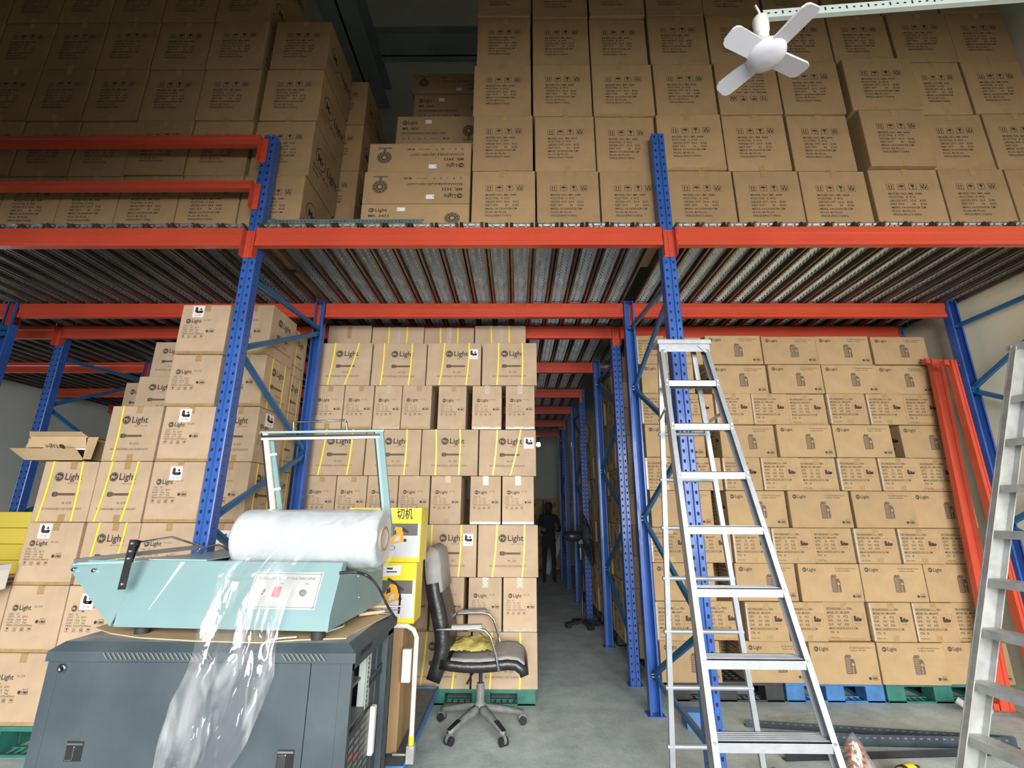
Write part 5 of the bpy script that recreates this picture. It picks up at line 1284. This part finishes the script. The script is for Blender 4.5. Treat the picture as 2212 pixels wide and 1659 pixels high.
# ------------------------------------------------------------------ pedestal fan in the aisle
PF = Vector((.90, 6.9, 0))
t = thing('pedestal_fan', 'black pedestal fan turned sideways in the dark aisle', 'pedestal fan', PF)
b = MB()
for q in range(4):
    a = math.radians(20+90*q); d_ = Vector((math.cos(a), math.sin(a)*.9, 0)); b.bar(d_*.03+Vector((0, 0, .07)), d_*.22+Vector((0, 0, .045)), .07, .035, 'rubber'); b.bar(d_*.19+Vector((0, 0, .03)), d_*.25+Vector((0, 0, .03)), .085, .06, 'rubber')
b.build('base', t)
b = MB(); b.tube([(0, 0, .06), (0, 0, .75), (0, 0, .751), (0, 0, 1.08)], [.018, .018, .011, .011], 'black', 12); b.tube([(0, 0, .85), (0, 0, 1.0)], .012, 'chrome', 12); b.build('pole', t)
Tm = Matrix.Translation((0, 0, 1.16)) @ Matrix.Rotation(PI/2, 4, 'Y')
b = MB(); b.lathe([(.03, -.22), (.065, -.20), (.075, -.12), (.07, -.02), (.04, .02)], 'black', 20, Tm); b.box(-.03, -.03, 1.06, .03, .03, 1.12, 'black'); b.build('motor', t)
Tc = Matrix.Translation((.09, 0, 1.14)) @ Matrix.Rotation(math.radians(80), 4, 'Y')
b = MB()
for r in (.10, .17, .24, .31, .365): b.tube([Tc @ Vector((r*math.cos(2*PI*i/28), r*math.sin(2*PI*i/28), .07*(1-(r/.365)**2))) for i in range(28)], .004, 'black', 5, closed=True); b.tube([Tc @ Vector((r*math.cos(2*PI*i/28), r*math.sin(2*PI*i/28), -.07*(1-(r/.365)**2))) for i in range(28)], .004, 'black', 5, closed=True)
for i in range(24):
    a = 2*PI*i/24; b.tube([Tc @ Vector((r*math.cos(a), r*math.sin(a), .07*(1-(r/.365)**2))) for r in (.03, .2, .365)], .003, 'black', 4); b.tube([Tc @ Vector((r*math.cos(a), r*math.sin(a), -.07*(1-(r/.365)**2))) for r in (.03, .2, .365)], .003, 'black', 4)
b.build('cage', t)
for q in range(3):
    b = MB(); vs = []
    for i in range(7):
        r = .04+.28*i/6; a0 = 2*PI*q/3; hw_ = .5*math.sin(PI*(.2+.75*i/6)); vs += [Tc @ Vector((r*math.cos(a0-hw_), r*math.sin(a0-hw_), -.02)), Tc @ Vector((r*math.cos(a0+hw_), r*math.sin(a0+hw_), .02))]
    b.add(vs, [(2*i, 2*i+1, 2*i+3, 2*i+2) for i in range(6)], 'greyplastic'); b.build('blade', t)

# ------------------------------------------------------------------ far end of the aisle
b = MB(); t = thing('steel_staircase', 'dim steel staircase at the far end of the aisle', 'staircase', (1.5, 12.2, 0))
for q, x in enumerate((0, .8)):
    m = MB(); m.bar((-.80, x-.4, .08), (.75, x-.4, 3.3), .04, .16, 'steelgrey'); m.build('stringer', t)
for q in range(11):
    m = MB(); f = q/10; m.box(-.55+1.2*f-.1, -.4, .75+2.35*f, -.55+1.2*f+.14, .4, .79+2.35*f, 'alu_old'); m.build('tread', t)
for q in range(5):
    for r in range(6):
        carton('LL', .02+q*.0-1.45+q*.54, -1.45+q*.54+.53, .02+r*.30, .02+(r+1)*.30, 13.0, 'dark carton against the end wall, %s column, %s up' % (ordw(q), ordw(r)), 'dark cartons at the end wall')
t = thing('ceiling_lamp', 'small lit white lamp under the far ceiling of the aisle', 'lamp', atY(1163, 960, 12.3)); b = MB(); b.lathe([(.001, -.07), (.05, -.05), (.06, 0), (.04, .05)], 'lamp_glow', 16); b.build('bulb', t)
b = MB(); b.tube([(0, 0, .05), (0, 0, 3.4-t.location.z+.2)], .01, 'black', 6); b.build('cable', t)

def person():
    PX = Vector((.72, 10.9, 0)); t = thing('person', 'person standing far down the aisle as a dark silhouette holding a pale sheet', 'person', PX)
    J = {'pel': (0, 0, .92), 'abd': (0, 0, 1.08), 'che': (0, .01, 1.28), 'nec': (0, 0, 1.43), 'hd0': (0, -.02, 1.52), 'hd1': (0, -.02, 1.62),
         'ls': (-.17, 0, 1.38), 'le': (-.23, -.06, 1.12), 'lw': (-.16, -.28, 1.05), 'lh': (-.15, -.35, 1.05), 'rs': (.17, 0, 1.38), 're': (.25, -.04, 1.13), 'rw': (.20, -.26, 1.08), 'rh': (.19, -.33, 1.08),
         'lk': (-.10, -.02, .50), 'lf': (-.11, .02, .09), 'lt': (-.12, -.14, .04), 'lhp': (-.09, 0, .86), 'rhp': (.09, 0, .86), 'rk': (.10, -.02, .50), 'rf': (.11, .03, .09), 'rt': (.12, -.13, .04)}
    Rr = {'pel': .13, 'abd': .12, 'che': .15, 'nec': .06, 'hd0': .085, 'hd1': .09, 'ls': .07, 'le': .045, 'lw': .033, 'lh': .035, 'rs': .07, 're': .045, 'rw': .033, 'rh': .035, 'lhp': .09, 'rhp': .09, 'lk': .06, 'rk': .06, 'lf': .045, 'rf': .045, 'lt': .04, 'rt': .04}
    E_ = [('pel', 'abd'), ('abd', 'che'), ('che', 'nec'), ('nec', 'hd0'), ('hd0', 'hd1'), ('che', 'ls'), ('ls', 'le'), ('le', 'lw'), ('lw', 'lh'), ('che', 'rs'), ('rs', 're'), ('re', 'rw'), ('rw', 'rh'), ('pel', 'lhp'), ('lhp', 'lk'), ('lk', 'lf'), ('lf', 'lt'), ('pel', 'rhp'), ('rhp', 'rk'), ('rk', 'rf'), ('rf', 'rt')]
    for s, w in ((-1, 'lh'), (1, 'rh')):
        for f in range(5):
            nm = w+str(f); x, y, z = J[w]; J[nm] = (x+(-.03+.015*f if f < 4 else -.045*s), y-.05-(.02 if f in (1, 2) else .01)*(f < 4), z-.01); Rr[nm] = .010; E_.append((w, nm))
    ks = list(J); me = bpy.data.meshes.new('body'); me.from_pydata([J[k] for k in ks], [(ks.index(a), ks.index(c)) for a, c in E_], [])
    o = link('body', me, t); sk = o.modifiers.new('skin', 'SKIN'); sk.use_smooth_shade = True
    for i, k in enumerate(ks): me.skin_vertices[0].data[i].radius = (Rr[k], Rr[k]*.85)
    me.skin_vertices[0].data[0].use_root = True
    o.modifiers.new('sub', 'SUBSURF').levels = 1; o.modifiers['sub'].render_levels = 2; me.materials.append(M['silhouette'])  # near-black over the whole figure paints in the darkness of the aisle
    b = MB(); b.lathe([(.001, .11), (.07, .09), (.098, .03), (.098, -.02), (.085, -.05)], 'rubber', 16, Matrix.Translation((0, -.01, 1.60))); b.build('hair', t)
    return t
try: person()
except Exception as e: print('person failed', e)
s_ = MB(); s_.box(-.13, -.004, -.09, .13, 0, .09, 'greyplastic'); o = s_.build('paper_sheet', None, (.50, 10.62, 1.09), (.5, .3, .5)); tag(o, 'pale sheet held by the person far down the aisle', 'sheet')

# ------------------------------------------------------------------ things on the floor at the right
def angle_bar(p0, p1, k, label, w=.05, slots_=True):
    p0 = Vector(p0); p1 = Vector(p1); d_ = p1-p0; L_ = d_.length; a = math.atan2(d_.y, d_.x)
    b = MB(); b.box(0, 0, 0, L_, w, .003, k).box(0, 0, 0, L_, .003, w*.9, k)
    if slots_:
        b.face((0, 0, 0), (1, 0, 0), (0, 0, 1)); u = .03
        while u < L_-.03: b.rect(u, w*.6, u+.018, w*.72, 'slot', .0006); u += .05
    return tag(b.build('steel_angle_bar', None, p0, (0, 0, a)), label, 'steel bar', 'steel bars on the floor')
angle_bar((1.66, 3.90, .002), (3.36, 3.68, .002), 'bar', 'dark grey slotted steel bar on the floor, furthest from the camera')
angle_bar((1.70, 3.64, .002), (3.30, 3.60, .002), 'bar', 'dark grey slotted steel bar on the floor, middle of three', .075)
angle_bar((1.68, 3.42, .002), (3.25, 3.53, .002), 'black', 'black steel bar on the floor, nearest the camera', .045, False)
t = thing('plastic_bag', 'clear plastic bag of orange copper parts at the bottom edge', 'bag', (2.02, 3.26, .0))
grid = []
for i in range(14):
    row = []
    for j in range(29):
        a = 2*PI*j/28; f = i/13; rr = .10*(1-f**1.6)+.006; rr *= 1+.25*mn.noise(Vector((math.cos(a)*2, math.sin(a)*2, f*3)))
        row.append(Vector((rr*math.cos(a), rr*.7*math.sin(a), .005+.22*f)))
    grid.append(row)
b = MB(); crumple(b, grid, 'film'); b.build('bag_film', t)
for q in range(4):
    b = MB(); b.tube([Vector((.05*math.cos(a), .04*math.sin(a)+(q-1.5)*.008, .05+.03*q+.015*math.sin(a*2))) for a in [2*PI*i/16 for i in range(16)]], .010, 'copper', 8, closed=True); b.build('copper_ring', t)
t = thing('hand_drill', 'yellow and black power tool at the bottom edge near the ladder', 'power tool', (2.26, 3.2, .0), (0, 0, .5))
b = MB(); b.tube([(-.10, 0, .05), (.02, 0, .05), (.06, 0, .05), (.09, 0, .05)], [.035, .04, .036, .02], 'yellow', 16); b.build('housing', t)
b = MB(); b.tube([(-.04, 0, .05), (-.07, -.10, .03)], [.022, .02], 'rubber', 12).tube([(-.05, 0, .052), (-.02, 0, .052)], .0405, 'rubber', 16).tube([(.09, 0, .05), (.13, 0, .05)], [.018, .012], 'rubber', 12); b.build('grip', t)
t = thing('tool_case', 'small black object by the rear ladder foot', 'tool', (1.50, 3.22, 0), (0, 0, .3)); b = MB(); b.box(-.06, -.03, 0, .06, .03, .04, 'rubber', .008).box(-.03, -.02, .04, .03, .02, .052, 'darkprint', .004); b.build('case_body', t)
# blue post guard on the floor behind the ladder
t = thing('post_guard', 'blue folded metal guard on the floor behind the ladder legs', 'metal guard', (1.22, 3.86, 0)); b = MB()
b.box(0, 0, .10, .22, .10, .104, 'pal_blue').add([(0, 0, .10), (.18, 0, .10), (.27, -.02, .0), (0, -.02, .0)], [(3, 2, 1, 0)], 'pal_blue').box(0, .10, 0, .22, .104, .104, 'pal_blue'); b.build('guard_body', t)
# crumpled clear scrap and white rope
t = thing('plastic_scrap', 'crumpled clear plastic scrap on the floor under the lantern stack front', 'plastic scrap', (2.10, 3.98, .0)); grid = []
for i in range(12):
    row = []
    for j in range(16): u, v = i/11-.5, j/15-.5; row.append(Vector((u*.42, v*.2, .006+.05*abs(mn.noise(Vector((u*9, v*9, 2)))))))
    grid.append(row)
b = MB(); crumple(b, grid, 'film'); b.build('scrap_film', t)
b = MB(); b.tube([(3.42, 4.15, .10), (3.46, 4.1, .06), (3.52, 4.12, .05), (3.56, 4.16, .04), (3.62, 4.12, .035), (3.66, 4.16, .03)], .028, 'cover', 8); tag(b.build('rag'), 'grubby white rag at the foot of the leaning beams', 'rag')
